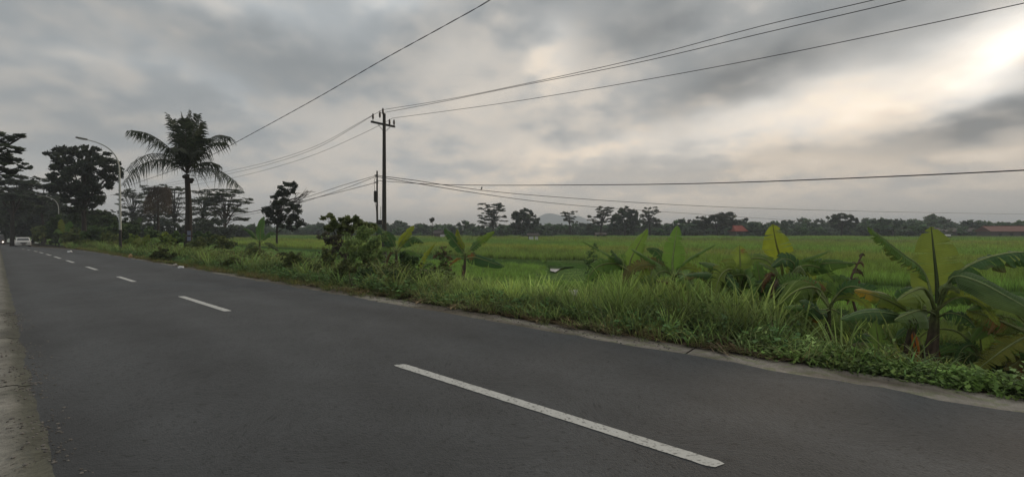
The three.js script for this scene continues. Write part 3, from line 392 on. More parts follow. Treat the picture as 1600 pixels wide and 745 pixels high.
banana('largest banana plant with two brown stems, a broad upright leaf and a hanging orange leaf', 6.4, [1451, 573], [1462, 486], 0.085, [
  [[[1466, 474], [1465, 440], [1461, 400], [1456, 354, 0.1]], 0.33, { col: MOSS, fold: 0.25, tear: 0.12, fat: 0.62, petiole: 0.12, ribcol: [0.06, 0.09, 0.03], label: 'broad upright leaf' }],
  [[[1459, 470], [1444, 424], [1411, 396, -0.1], [1383, 374, -0.2], [1357, 354, -0.3]], 0.15, { col: GREEN, face: 68, fold: 0.8, tear: 0.55, worn: 0.2, ribcol: [0.25, 0.33, 0.13] }],
  [[[1468, 480], [1494, 430, -0.1], [1540, 404, -0.2], [1600, 394, -0.3], [1655, 404, -0.4]], 0.24, { col: DEEP, face: -60, fold: 0.5, tear: 0.3, left: 0.5, ribcol: [0.25, 0.32, 0.13] }],
  [[[1468, 482], [1492, 432, -0.3], [1532, 441, -0.6], [1570, 461, -0.8], [1605, 481, -0.95], [1640, 512, -1.0]], 0.19, { col: [0.10, 0.165, 0.06], face: -38, fold: 0.4, tear: 0.15, ribcol: [0.22, 0.30, 0.12] }],
  [[[1462, 482], [1446, 452, -0.15], [1424, 456, -0.3], [1402, 470, -0.4]], 0.24, { col: MOSS, face: 30, fold: 0.6, tear: 0.1, right: 0.25, left: 1.2 }],
  [[[1430, 494], [1402, 476, -0.1], [1370, 462, -0.2], [1335, 454, -0.3]], 0.13, { col: [0.13, 0.19, 0.035], face: 25, fold: 0.4, tip: [[0.40, 0.28, 0.03], 0.62], tear: 0.1, label: 'leaf with a yellow tip' }],
  [[[1430, 504], [1397, 491, -0.2], [1352, 488, -0.4], [1314, 499, -0.5]], 0.15, { col: [0.085, 0.17, 0.05], face: 40, fold: 0.55, tear: 0.2, ribcol: [0.2, 0.3, 0.12] }],
  [[[1462, 492], [1444, 484, -0.3], [1420, 490, -0.5], [1398, 500, -0.6]], 0.21, { col: [0.12, 0.19, 0.045], face: 25, fold: 0.5, right: 0.3, left: 1.1, tear: 0.1 }],
  [[[1465, 486], [1490, 468, -0.2], [1518, 463, -0.3], [1542, 472, -0.3]], 0.12, { col: GREEN, face: -60, fold: 0.6, tear: 0.3, ribcol: [0.26, 0.30, 0.13] }],
  [[[1462, 498], [1484, 489, -0.2], [1508, 495, -0.3], [1526, 512, -0.3]], 0.14, { col: DEEP, face: -45, fold: 0.6, tear: 0.3 }],
  [[[1462, 500], [1446, 500, 0.3], [1420, 512, 0.4], [1400, 528, 0.4]], 0.14, { col: DEEP, face: 40, fold: 0.6, tear: 0.3 }],
  [[[1428, 518, -0.1], [1431, 535, -0.15], [1435, 555, -0.15], [1440, 575, -0.15]], 0.05, { col: ORANGE, dead: true, fold: 0.7, tear: 0, petiole: 0.02, label: 'dead orange leaf hanging by the stem' }],
  [[[1466, 476, 0], [1478, 449, -0.2], [1490, 451, -0.25], [1501, 459, -0.25]], 0.075, { col: PALE, face: 10, fold: 0.7, tear: 0.6, label: 'pale dried leaf' }],
], null, [0.085, 0.06, 0.04], [[[1416, 566, 0.3], [1428, 498, 0.2], 0.075]], 3, 0.8);
banana('banana plant cut by the right frame edge, yellow-green torn leaves with brown patches', 6.1, [1612, 602], [1618, 520], 0.075, [
  [[[1616, 522], [1604, 470, -0.1], [1560, 470, -0.1], [1512, 484, -0.1]], 0.12, { col: GREEN, face: 50, fold: 0.6, tear: 0.3 }],
  [[[1615, 524], [1580, 508], [1545, 494], [1512, 484]], 0.24, { col: [0.14, 0.19, 0.04], face: 20, fold: 0.4, tear: 0.35, right: 0.5, spot: [[0.22, 0.125, 0.035], 0.52, 0.16, -0.4], label: 'yellow-green leaf with a brown patch' }],
  [[[1616, 522], [1592, 532], [1556, 556, -0.1], [1521, 584, -0.1]], 0.17, { col: [0.20, 0.22, 0.04], face: 15, fold: 0.3, tear: 0.6, petiole: 0.1 }],
  [[[1616, 522], [1606, 548], [1590, 566], [1570, 578]], 0.10, { col: [0.18, 0.17, 0.05], face: 10, fold: 0.5, tear: 0.6 }],
  [[[1616, 522], [1600, 550], [1594, 580], [1592, 606]], 0.06, { col: BROWN, dead: true, fold: 0.9, tear: 0.5 }],
], null, [0.08, 0.055, 0.035]);
banana('banana plant with one bright lime leaf standing straight up, left of the dead stalk', 8.0, [1219, 505], [1226, 441], 0.055, [
  [[[1225, 438], [1220, 405], [1213, 378], [1208, 350, 0.1]], 0.235, { col: LIME, fold: 0.2, tear: 0.08, fat: 0.66, petiole: 0.3, ribcol: [0.14, 0.16, 0.03], label: 'bright lime upright leaf' }],
  [[[1228, 438], [1245, 410], [1272, 400, -0.2], [1299, 391, -0.4]], 0.09, { col: GREEN, face: -70, fold: 0.6, ribcol: [0.24, 0.32, 0.12] }],
  [[[1228, 440], [1256, 421], [1292, 411, -0.3], [1338, 411, -0.5]], 0.17, { col: [0.085, 0.165, 0.04], face: -35, fold: 0.5, tear: 0.2 }],
  [[[1230, 440], [1242, 414, -0.2], [1226, 404, -0.3], [1206, 417, -0.4]], 0.15, { col: DEEP, face: 35, fold: 0.5, tear: 0.15 }],
  [[[1228, 442], [1238, 430, -0.2], [1250, 418, -0.3], [1260, 430, -0.3]], 0.07, { col: PALE, face: -20, fold: 0.7, tear: 0.4 }],
  [[[1225, 442], [1206, 419], [1192, 412], [1177, 411]], 0.06, { col: PALE, face: 60, fold: 0.7 }],
  [[[1223, 444], [1206, 428, -0.2], [1195, 440, -0.3], [1190, 458, -0.3]], 0.07, { col: BROWN, dead: true, face: 20, fold: 0.9, tear: 0.5, label: 'dead brown leaf' }],
  [[[1224, 444], [1240, 436, -0.2], [1250, 446, -0.3], [1254, 462, -0.3]], 0.10, { col: DEEP, face: 10, fold: 0.6, tear: 0.3 }],
  [[[1226, 444], [1215, 440, -0.4], [1208, 452, -0.5], [1206, 470, -0.5]], 0.08, { col: [0.08, 0.06, 0.03], dead: true, face: 10, fold: 0.8, tear: 0.5 }],
]);
banana('banana plant whose blunt upright leaf carries a brown curled tip', 8.3, [1157, 505], [1158, 449], 0.05, [
  [[[1160, 447], [1158, 432], [1157, 408], [1156, 383]], 0.22, { col: [0.25, 0.34, 0.07], fold: 0.25, tear: 0.1, fat: 0.8, petiole: 0.2, spot: [[0.26, 0.14, 0.07], 0.88, 0.05, 0.5], label: 'upright leaf with a brown curled patch' }],
  [[[1157, 448], [1142, 433], [1116, 416, -0.2], [1092, 410, -0.3]], 0.14, { col: [0.10, 0.18, 0.05], face: 42, fold: 0.5, ribcol: [0.24, 0.33, 0.15] }],
  [[[1157, 450], [1132, 432, -0.2], [1098, 427, -0.4], [1070, 430, -0.5]], 0.11, { col: [0.085, 0.16, 0.055], face: 52, fold: 0.6, ribcol: [0.24, 0.33, 0.15] }],
  [[[1160, 452], [1180, 444, -0.4], [1204, 445, -0.6], [1226, 457, -0.6]], 0.20, { col: [0.07, 0.15, 0.045], face: -40, fold: 0.7, tear: 0.15, ribcol: [0.18, 0.28, 0.09] }],
  [[[1160, 450], [1166, 434, -0.2], [1178, 436, -0.3], [1190, 448, -0.3]], 0.11, { col: DEEP, face: -25, fold: 0.6 }],
  [[[1158, 450], [1140, 448, -0.3], [1126, 460, -0.5], [1112, 476, -0.6]], 0.05, { col: GREEN, face: 70, fold: 0.7, ribcol: [0.22, 0.3, 0.1] }],
]);
banana('low banana plant with a wide brown-spotted leaf, just left of the dead stalk', 7.2, [1292, 528], [1296, 478], 0.05, [
  [[[1296, 480], [1280, 452, 0.1], [1250, 452], [1216, 478, -0.1]], 0.24, { col: [0.13, 0.205, 0.035], face: 25, fold: 0.4, tear: 0.1, spot: [[0.21, 0.12, 0.035], 0.36, 0.12, 0.5], label: 'wide leaf with a brown patch' }],
  [[[1298, 480], [1310, 458], [1322, 450], [1334, 458]], 0.24, { col: [0.085, 0.16, 0.035], face: 10, fold: 0.4, fat: 0.9 }],
  [[[1296, 482], [1282, 484, -0.2], [1252, 478, -0.3], [1222, 480, -0.4]], 0.12, { col: GREEN, face: 50, fold: 0.6, ribcol: [0.2, 0.28, 0.1] }],
  [[[1298, 484], [1284, 490, -0.3], [1268, 478, -0.5], [1250, 470, -0.6]], 0.12, { col: DEEP, face: 30, fold: 0.5 }],
  [[[1298, 482], [1316, 490, -0.2], [1330, 504, -0.3], [1338, 520, -0.3]], 0.10, { col: [0.075, 0.14, 0.05], face: 20, fold: 0.6 }],
  [[[1296, 482], [1276, 500, -0.2], [1262, 476, -0.3], [1244, 492, -0.3]], 0.06, { col: OLD, dead: true, face: 20, fold: 0.7, tear: 0.5 }],
], null, [0.06, 0.05, 0.03]);
banana('banana plant with a tall oval leaf between two thin arching leaves', 9.1, [1053, 478], [1053, 433], 0.045, [
  [[[1053, 432], [1051, 414], [1054, 385], [1059, 352, 0.1]], 0.225, { col: [0.16, 0.30, 0.06], fold: 0.25, tear: 0.06, petiole: 0.2, fat: 0.6, ribcol: [0.24, 0.33, 0.12], label: 'tall oval upright leaf' }],
  [[[1055, 430], [1072, 408], [1096, 393, -0.2], [1120, 381, -0.4]], 0.07, { col: GREEN, face: -74, fold: 0.7, ribcol: [0.24, 0.34, 0.14] }],
  [[[1051, 433], [1035, 416], [1010, 401, -0.2], [985, 388, -0.4]], 0.08, { col: GREEN, face: 68, fold: 0.6, ribcol: [0.24, 0.34, 0.14] }],
  [[[1051, 430], [1038, 408, 0.2], [1026, 392, 0.3], [1010, 388, 0.4]], 0.15, { col: DEEP, face: 20, fold: 0.5 }],
  [[[1055, 432], [1067, 434, -0.2], [1077, 444, -0.3], [1083, 460, -0.3]], 0.06, { col: GREEN, face: -50, fold: 0.7 }],
  [[[1051, 434], [1038, 437, -0.2], [1028, 447, -0.3], [1020, 460, -0.3]], 0.07, { col: [0.12, 0.18, 0.05], face: 50, fold: 0.7, tear: 0.4 }],
  [[[1052, 434], [1042, 440, -0.3], [1034, 440, -0.4], [1022, 437, -0.4]], 0.05, { col: BROWN, dead: true, face: 30, fold: 0.9, tear: 0.5 }],
]);
banana('slender banana plant with a thin leaning stem at the left end of the right-hand row', 9.7, [976, 470], [984, 424], 0.03, [
  [[[984, 425], [985, 408], [996, 385], [1012, 357]], 0.18, { col: [0.20, 0.33, 0.065], face: -12, fold: 0.35, tear: 0.06, petiole: 0.15 }],
  [[[983, 428], [973, 414], [944, 394, -0.2], [908, 376, -0.5]], 0.06, { col: GREEN, face: 66, fold: 0.6, ribcol: [0.22, 0.3, 0.13] }],
  [[[983, 427], [973, 412], [963, 400, -0.3], [955, 390, -0.4]], 0.10, { col: [0.10, 0.18, 0.07], face: 48, fold: 0.6 }],
  [[[986, 432], [998, 436], [1005, 426], [1008, 410]], 0.11, { col: [0.16, 0.22, 0.04], face: -10, fold: 0.4 }],
  [[[983, 428], [969, 416, 0.2], [956, 410, 0.3], [944, 411, 0.4]], 0.07, { col: DEEP, face: 55, fold: 0.6 }],
  [[[986, 426], [996, 413], [1005, 414], [1014, 422]], 0.09, { col: DEEP, face: -45, fold: 0.6 }],
], null, [0.11, 0.15, 0.05]);
const SUCK = (label, x, n, h, k, seed) => { const Z = depthAt(x, n), y0 = 362 + FOCAL * (EYE - hgt(...sn(at(x, 362, Z)))) / Z, top = y0 - h * FOCAL / Z; banana(label, Z, [x, y0], [x + 3, top], 0.03, [[[[x + 3, top], [x + 2, top - 0.16 * FOCAL / Z], [x, top - 0.34 * FOCAL / Z], [x - 4, top - 0.55 * FOCAL / Z]], 0.13, { col: seed % 2 ? [0.17, 0.26, 0.06] : GREEN, face: seed * 20 - 40, fold: 0.4, tear: 0.2 }]], null, [0.1, 0.12, 0.05], [], k, 0.7); };
SUCK('young banana sucker with ragged leaves in the grass, right of the tall oval leaf', 1108, 8.8, 0.5, 6, 1);
SUCK('young banana sucker between the lime-leafed plant and the brown-tipped one', 1186, 8.9, 0.5, 6, 2);
SUCK('young banana sucker behind the low brown-spotted plant', 1262, 9.0, 0.45, 6, 3);
SUCK('young banana sucker left of the largest banana plant', 1372, 8.6, 0.35, 5, 2);
SUCK('young banana sucker behind the right side of the largest banana plant', 1532, 9.2, 0.4, 6, 1);
SUCK('young banana sucker just right of the slender banana plant', 1018, 9.3, 0.4, 5, 3);
banana('banana plant in the field with leaves spread in a V, right of the poles', 17.5, [723, 440], [727, 396], 0.07, [
  [[[727, 398], [716, 384], [705, 370], [694, 356]], 0.23, { col: [0.065, 0.145, 0.045], face: 25, fold: 0.35, tear: 0.05, petiole: 0.08 }],
  [[[727, 396], [722, 382], [717, 370], [714, 357]], 0.14, { col: LIME.map((c) => c * 0.72), face: 30, fold: 0.35, tear: 0.05 }],
  [[[728, 397], [741, 384], [756, 372], [773, 361]], 0.2, { col: DEEP, face: -20, fold: 0.4, tip: [[0.16, 0.26, 0.045], 0.42], tear: 0.25 }],
  [[[727, 404], [741, 402], [762, 408], [788, 417]], 0.30, { col: [0.055, 0.125, 0.045], face: -25, fold: 0.4, tear: 0.15, petiole: 0.03, spot: [[0.30, 0.15, 0.05], 0.2, 0.16, -0.2], label: 'leaf brown at its base' }],
  [[[726, 404], [716, 404], [708, 409], [701, 417]], 0.08, { col: OLD, dead: true, face: 20, fold: 0.7, tear: 0.4 }],
], null, [0.07, 0.045, 0.035]);
banana('banana plant just right of the poles with one yellow-green leaf raised', 20, [618, 425], [619, 391], 0.08, [
  [[[619, 393], [627, 377], [636, 365], [647, 352]], 0.22, { col: LIME.map((c) => c * 0.8), face: -20, fold: 0.35, tear: 0.1 }],
  [[[618, 394], [608, 377], [596, 360], [582, 348]], 0.27, { col: [0.07, 0.13, 0.06], face: 40, fold: 0.4, tear: 0.15 }],
  [[[619, 393], [614, 378], [609, 368], [602, 361]], 0.2, { col: DEEP, face: 10, fold: 0.4 }],
  [[[620, 394], [633, 380], [648, 373], [662, 380]], 0.25, { col: DEEP, face: -35, fold: 0.5 }],
  [[[618, 396], [606, 387], [596, 390], [587, 399]], 0.18, { col: GREEN, face: 30, fold: 0.6, tear: 0.4 }],
  [[[620, 396], [634, 392], [648, 395], [660, 402]], 0.15, { col: GREEN, face: -40, fold: 0.6, tear: 0.3 }],
  [[[619, 396], [610, 396], [606, 404], [604, 416]], 0.1, { col: [0.10, 0.07, 0.035], dead: true, face: 10, fold: 0.8, tear: 0.5 }],
], null, [0.075, 0.05, 0.038]);
banana('small banana shoot with a narrow yellow leaf, between the two field banana plants', 18, [657, 440], [657, 424], 0.035, [
  [[[657, 426], [658, 413], [665, 398], [680, 380]], 0.14, { col: LIME.map((c) => c * 0.85), face: -20, fold: 0.5, tear: 0.3, petiole: 0.05 }],
  [[[657, 426], [653, 412], [645, 403], [631, 399]], 0.10, { col: GREEN, face: 50, fold: 0.5 }],
  [[[657, 427], [664, 415], [673, 412], [684, 420]], 0.10, { col: DEEP, face: -40, fold: 0.5 }],
]);
banana('pale green banana plant standing alone just left of the small round tree', 30, [404, 410], [405, 376], 0.09, [
  [[[406, 378], [406, 364], [408, 350], [412, 338]], 0.27, { col: [0.10, 0.20, 0.06], face: 5, fold: 0.3, tear: 0.1, petiole: 0.05 }],
  [[[404, 380], [397, 368], [389, 360], [379, 357]], 0.2, { col: DEEP, face: 45, fold: 0.5 }],
  [[[406, 380], [414, 370], [422, 364], [432, 366]], 0.2, { col: DEEP, face: -40, fold: 0.5 }],
  [[[404, 382], [394, 380], [386, 386], [380, 395]], 0.2, { col: [0.08, 0.12, 0.05], face: 30, fold: 0.6, tear: 0.4 }],
  [[[406, 382], [418, 380], [428, 386], [436, 392]], 0.2, { col: [0.08, 0.11, 0.05], face: -30, fold: 0.6, tear: 0.4 }],
  [[[405, 384], [398, 392], [394, 400], [394, 410]], 0.12, { col: BROWN, dead: true, face: 10, fold: 0.8, tear: 0.5 }],
]);
banana('yellow-green banana plant beside the farther street lamp', 64, [101, 385], [101, 366], 0.1, [
  [[[101, 367], [98, 358], [95, 350], [95, 342]], 0.5, { col: [0.22, 0.26, 0.05], face: 10, fold: 0.3 }],
  [[[101, 367], [104, 358], [107, 351], [110, 346]], 0.5, { col: [0.10, 0.20, 0.05], face: -20, fold: 0.4 }],
  [[[101, 368], [94, 362], [88, 360], [82, 364]], 0.4, { col: GREEN, face: 40, fold: 0.5 }],
  [[[101, 368], [108, 362], [114, 362], [119, 367]], 0.4, { col: GREEN, face: -40, fold: 0.5 }],
  [[[101, 369], [97, 370], [93, 374], [91, 380]], 0.35, { col: GREEN, face: 20, fold: 0.5 }],
]);
banana('small yellow-green banana plant between the nearer street lamp and the coconut palm', 33, [228, 402], [228, 388], 0.06, [
  [[[228, 389], [222, 380], [214, 376], [205, 378]], 0.3, { col: [0.16, 0.2, 0.04], face: 30, fold: 0.4 }],
  [[[228, 389], [232, 380], [240, 375], [250, 377]], 0.3, { col: GREEN, face: -30, fold: 0.4 }],
  [[[228, 389], [226, 380], [228, 373], [232, 366]], 0.25, { col: [0.14, 0.19, 0.04], face: 5, fold: 0.4 }],
  [[[228, 390], [238, 386], [246, 388], [254, 394]], 0.25, { col: [0.2, 0.22, 0.04], face: -30, fold: 0.5 }],
]);
{ // dead stalk
  const Z = 7.6, f = at(1337, 484, Z), g = thing('dead_stalk', 'dead brown plant stalk with curled black leaves, standing among the banana plants', 'dead plant', f), L = (x, y, d = 0) => at(x, y, Z + d).sub(f);
  mesh('stem', tube([L(1338, 486), L(1332, 462), L(1331, 434), L(1338, 418), L(1348, 398)], 0.022, 0.012, 20, 7, (t, i) => { const k = 0.7 + 0.6 * abs(N3(t * 22, 1, 1)); return [0.16 * k, 0.11 * k, 0.08 * k]; }), M.stem, g);
  [[1331, 440, -14, -3], [1332, 428, 14, -2], [1334, 422, 16, 8], [1342, 412, 8, 3], [1330, 448, -12, 6], [1345, 402, 5, -6], [1333, 436, 12, 8], [1340, 414, -8, -5], [1331, 458, 10, 9], [1333, 466, -9, 8]].forEach(([x, y, dx, dy], i) => bananaLeaf(g, [L(x, y), L(x + dx * 0.4, y + dy * 0.2 - 2, 0.05 * (i % 3 - 1)), L(x + dx * 0.8, y + dy * 0.6), L(x + dx, y + dy + 3)], 0.035, { col: i % 3 ? [0.05, 0.03, 0.025] : [0.17, 0.11, 0.08], dead: true, fold: 1.0, tear: 0.5, face: 20, petiole: 0.05 }, i + 400));
}

// ---------------------------------------------------------------- trees and shrubs
function scatterLeaves(t, r, c, rx, ry, rz, count, size, cols, flat, sub = 7) {   // leaf faces in clumps through an ellipsoid
  const cl = [];
  for (let i = 0; i < sub; i++) { const a = r() * 2 * PI, h = r() * 2 - 1, q = sqrt(1 - h * h), d = 0.35 + 0.6 * sqrt(r()); cl.push([c.x + cos(a) * q * rx * d, c.y + h * ry * d, c.z + sin(a) * q * rz * d, cols[floor(r() * cols.length)], 0.8 + 0.4 * r()]); }
  const cr = 1.25 / pow(sub, 0.4);
  for (let i = 0; i < count; i++) {
    const k = cl[i % sub], g = () => (r() + r() + r() - 1.5) / 1.1, p = V(k[0] + g() * rx * cr * 0.62, k[1] + g() * ry * cr * 0.62, k[2] + g() * rz * cr * 0.62);
    const s = size * (0.6 + 0.8 * r()), az = r() * 2 * PI, el = flat ? (r() - 0.5) * 0.7 : (r() - 0.5) * 2.2, d = V(cos(az) * cos(el), sin(el), sin(az) * cos(el)), u = V(r() - 0.5, flat ? 2 * (r() - 0.2) : r() - 0.5, r() - 0.5), w = d.clone().cross(u).normalize(), f = k[4] * (0.8 + 0.4 * r()), col = k[3].map((x) => x * f);
    const a = p.clone().addScaledVector(d, -s * 0.5), b = p.clone().addScaledVector(w, s * 0.27), e = p.clone().addScaledVector(d, s * 0.5), h = p.clone().addScaledVector(w, -s * 0.27);
    t.tri(a, b, e, col); t.tri(a, e, h, col);
  }
}
const DARKS = [[0.047, 0.066, 0.041], [0.064, 0.088, 0.050], [0.036, 0.050, 0.036]], MIDS = [[0.07, 0.12, 0.042], [0.09, 0.145, 0.05], [0.055, 0.095, 0.038]], ALBI = [[0.065, 0.085, 0.048], [0.08, 0.10, 0.052], [0.05, 0.07, 0.042]], OLIVE = [[0.12, 0.15, 0.05], [0.15, 0.18, 0.055], [0.095, 0.125, 0.045]], LIMES = [[0.17, 0.24, 0.05], [0.22, 0.28, 0.055], [0.13, 0.19, 0.05]];
// lobes: [x, y, half width, half height] in photograph pixels at depth Z; limbs grow from the trunk to each
function tree(name, label, cat, Z, base, lobes, o = {}) {
  const r = rng(o.seed ?? floor(base[0] * 7 + Z)), px = Z / FOCAL, f = at(base[0], base[1], Z), g = thing(name, label, cat, f, o.group), L = (x, y, d = 0) => at(x, y, Z + d).sub(f), t = new Tri(), limbs = [], wide = max(...lobes.map((q) => q[2])) * px;
  const top = o.top || [lobes.reduce((a, q) => a + q[0], 0) / lobes.length, lobes.reduce((a, q) => a + q[1], 0) / lobes.length], lean = o.lean || [0.5 * (base[0] + top[0]), 0.5 * (base[1] + top[1])];
  const root = L(base[0], base[1]); root.y -= 0.3; const trunkC = new THREE.CatmullRomCurve3([root, L(lean[0], lean[1]), L(top[0], top[1])]);
  limbs.push(tube(trunkC.points, o.r ?? 0.2, (o.r ?? 0.2) * 0.35, 12, 8));
  lobes.forEach(([x, y, rx, ry, dd], i) => {
    const d = dd ?? (r() - 0.5) * (o.deep ?? 1.3) * wide * 2 * (lobes.length > 2 ? 1 : 0.2), c = L(x, y, d), fl = o.flat, n = floor((o.n ?? 9) * rx * ry * (0.8 + 0.4 * r()));
    scatterLeaves(t, r, c, rx * px * (o.puff ?? 1.12), ry * px * (o.puff ?? 1.12), min(rx, max(ry * 1.2, fl ? rx * 0.8 : ry)) * px, max(14, n), o.leaf ?? 0.3, o.cols || DARKS, fl, max(4, min(22, floor(sqrt(rx * ry) * (o.sub ?? 1.1)))));
    const u = clamp((o.fork ?? 0.45) + 0.5 * r() * (1 - (o.fork ?? 0.45)), 0.1, 0.95), a = trunkC.getPoint(u), m = a.clone().lerp(c, 0.55); m.y -= (c.y - a.y) * (fl ? -0.12 : 0.05) - 0.1 * rx * px; m.x += (r() - 0.5) * rx * px * 0.3;
    limbs.push(tube([a, m, c], (o.r ?? 0.2) * 0.38, (o.r ?? 0.2) * 0.10, 7, 5));
    for (let k = 0; k < (o.twigs ?? 3); k++) { const e = c.clone().add(V((r() - 0.5) * 1.7 * rx * px, (r() - 0.3) * 1.1 * ry * px, (r() - 0.5) * rx * px)); limbs.push(tube([m, m.clone().lerp(e, 0.5).add(V(0, 0.08 * rx * px, 0)), e], (o.r ?? 0.2) * 0.12, (o.r ?? 0.2) * 0.04, 4, 4)); }
  });
  mesh('trunk', merge(limbs), o.barkMat || M.darkBark, g); mesh('crown', t.geo(), M.foliage, g);
  return g;
}
tree('broadleaf_tree', 'tall dense dark tree with a lumpy crown behind the nearer street lamp', 'tree', 62, [131, 385], [[92, 243, 18, 13], [90, 268, 17, 14], [106, 238, 14, 10], [114, 258, 24, 20], [128, 236, 13, 8], [140, 238, 14, 9], [150, 262, 22, 18], [165, 252, 16, 11], [128, 282, 30, 20], [96, 294, 18, 12], [158, 284, 18, 14], [178, 262, 10, 9], [184, 272, 7, 9], [120, 305, 26, 14], [145, 308, 20, 12], [108, 322, 16, 10], [140, 326, 14, 8]], { leaf: 0.42, n: 3.4, r: 0.32, cols: DARKS.map((c) => c.map((x) => x * 0.65)), top: [128, 268], deep: 0.5 });
tree('roadside_tree', 'tree cut by the left frame edge, only its layered branch tips showing', 'tree', 40, [-62, 392], [[2, 216, 15, 8], [22, 214, 14, 4], [36, 211, 7, 2.5], [6, 232, 20, 7], [25, 236, 9, 3], [-4, 248, 26, 8], [18, 254, 20, 6], [36, 260, 9, 4], [8, 266, 16, 5], [2, 277, 8, 5], [14, 275, 7, 3], [-40, 200, 34, 14], [-60, 230, 40, 18], [-80, 260, 36, 16], [-30, 262, 24, 9]], { leaf: 0.26, n: 6, r: 0.3, flat: true, cols: DARKS, top: [-40, 210], deep: 0.3, twigs: 4 });
const UMB = [[-40, 0, 26, 6], [-18, -8, 24, 7], [6, -11, 26, 7], [30, -4, 24, 6], [-28, 12, 24, 6], [0, 10, 28, 8], [26, 12, 24, 6], [-10, 26, 26, 7], [18, 28, 22, 7]];
const umb = (x, y, k = 1, ky = k) => UMB.map(([a, b, c, d]) => [x + a * k, y + b * ky, c * k, d * ky]);
tree('shade_tree', 'wide flat-topped shade tree over the road at the far left', 'tree', 78, [18, 384], umb(20, 292, 1.0, 1.05), { leaf: 0.55, n: 3.6, r: 0.35, flat: true, cols: DARKS, top: [18, 300], deep: 0.8 });
tree('shade_tree', 'flat-topped shade tree just left of the tall dense tree', 'tree', 88, [66, 382], umb(62, 298, 0.9, 1.0), { leaf: 0.55, n: 3.8, r: 0.35, flat: true, cols: DARKS, top: [64, 305], deep: 0.8 });
tree('shade_tree', 'dark understorey tree behind the white car', 'tree', 100, [50, 381], [[20, 330, 26, 14], [50, 326, 26, 16], [80, 330, 24, 16], [34, 346, 24, 12], [66, 348, 26, 13], [92, 350, 18, 14], [10, 346, 20, 13], [50, 362, 22, 9]], { leaf: 0.7, n: 3.2, r: 0.3, cols: DARKS, deep: 0.4 });
tree('shade_tree', 'dark leafy tree closing off the road at the left frame edge', 'tree', 96, [-14, 383], [[-30, 320, 30, 18], [0, 322, 28, 17], [-12, 346, 26, 14], [16, 350, 20, 12], [0, 366, 18, 8], [-40, 350, 24, 18]], { leaf: 0.7, n: 3.0, r: 0.3, cols: DARKS, deep: 0.4 });
tree('shade_tree', 'dark tree low beneath the tall dense tree', 'tree', 84, [118, 382], [[104, 340, 22, 16], [130, 342, 24, 16], [154, 344, 22, 14], [116, 360, 22, 12], [144, 362, 24, 10], [170, 352, 18, 12]], { leaf: 0.6, n: 2.6, r: 0.25, cols: DARKS, deep: 0.4 });
// feathery layered trees behind the palm
const layer = (x0, x1, rows) => { const r = rng(x0 * 3 + x1), out = []; for (const [y, w, k] of rows) for (let i = 0; i < k * 1.8; i++) { const q = (r() - 0.5) * w * 1.1; out.push([lerp(x0, x1, 0.5) + (x1 - x0) * q, y + (r() - 0.5) * 9 + 34 * q * q, (x1 - x0) * (0.11 + 0.12 * r()), 1.3 + 1.2 * r()]); } return out; };
const albi = (label, Z, bx, by, x0, x1, rows, o = {}) => tree('feathery_tree', label, 'tree', Z, [bx, by], layer(x0, x1, rows), { leaf: 0.4, n: 9, r: 0.24, flat: true, cols: ALBI, deep: 0.5, twigs: 2, fork: 0.3, sub: 1.6, ...o });
albi('feathery layered tree directly right of the nearer street lamp', 108, 206, 376, 182, 232, [[300, 0.6, 4], [310, 0.8, 5], [320, 0.9, 5], [331, 0.9, 5], [342, 0.8, 4], [352, 0.7, 3]], { top: [207, 300] });
albi('feathery layered tree half hidden behind the brown drooping palm', 112, 240, 376, 214, 270, [[292, 0.6, 4], [302, 0.8, 5], [312, 0.9, 5], [323, 0.9, 5], [334, 0.8, 4], [346, 0.8, 4]], { top: [242, 292] });
albi('feathery layered tree behind the coconut palm trunk', 104, 272, 376, 248, 300, [[298, 0.7, 4], [309, 0.9, 5], [320, 0.9, 5], [331, 0.9, 5], [343, 0.8, 4]], { top: [272, 298] });
albi('feathery layered tree just right of the coconut palm trunk', 108, 322, 376, 298, 346, [[300, 0.6, 4], [311, 0.8, 4], [322, 0.9, 5], [333, 0.8, 4], [344, 0.8, 4]], { top: [324, 302], lean: [316, 340] });
albi('leaning feathery tree with an open umbrella crown, rightmost of those behind the palm', 98, 352, 376, 318, 392, [[300, 0.5, 5], [307, 0.75, 6], [315, 0.95, 6], [325, 0.95, 4], [337, 0.9, 3]], { top: [362, 305], lean: [352, 345], barkMat: M.bark });
tree('broadleaf_tree', 'low rounded bush-like tree under the leaning feathery tree', 'tree', 90, [338, 380], [[318, 356, 16, 10], [336, 352, 18, 12], [356, 358, 16, 9], [340, 366, 22, 9]], { leaf: 0.5, n: 4, r: 0.2, cols: DARKS, deep: 0.4 });
tree('broadleaf_tree', 'dark round tree low behind the palm, left of its trunk', 'tree', 92, [262, 380], [[232, 362, 18, 10], [252, 356, 18, 12], [272, 360, 16, 11], [210, 364, 16, 9], [190, 360, 16, 10]], { leaf: 0.5, n: 4, r: 0.2, cols: DARKS, deep: 0.4 });
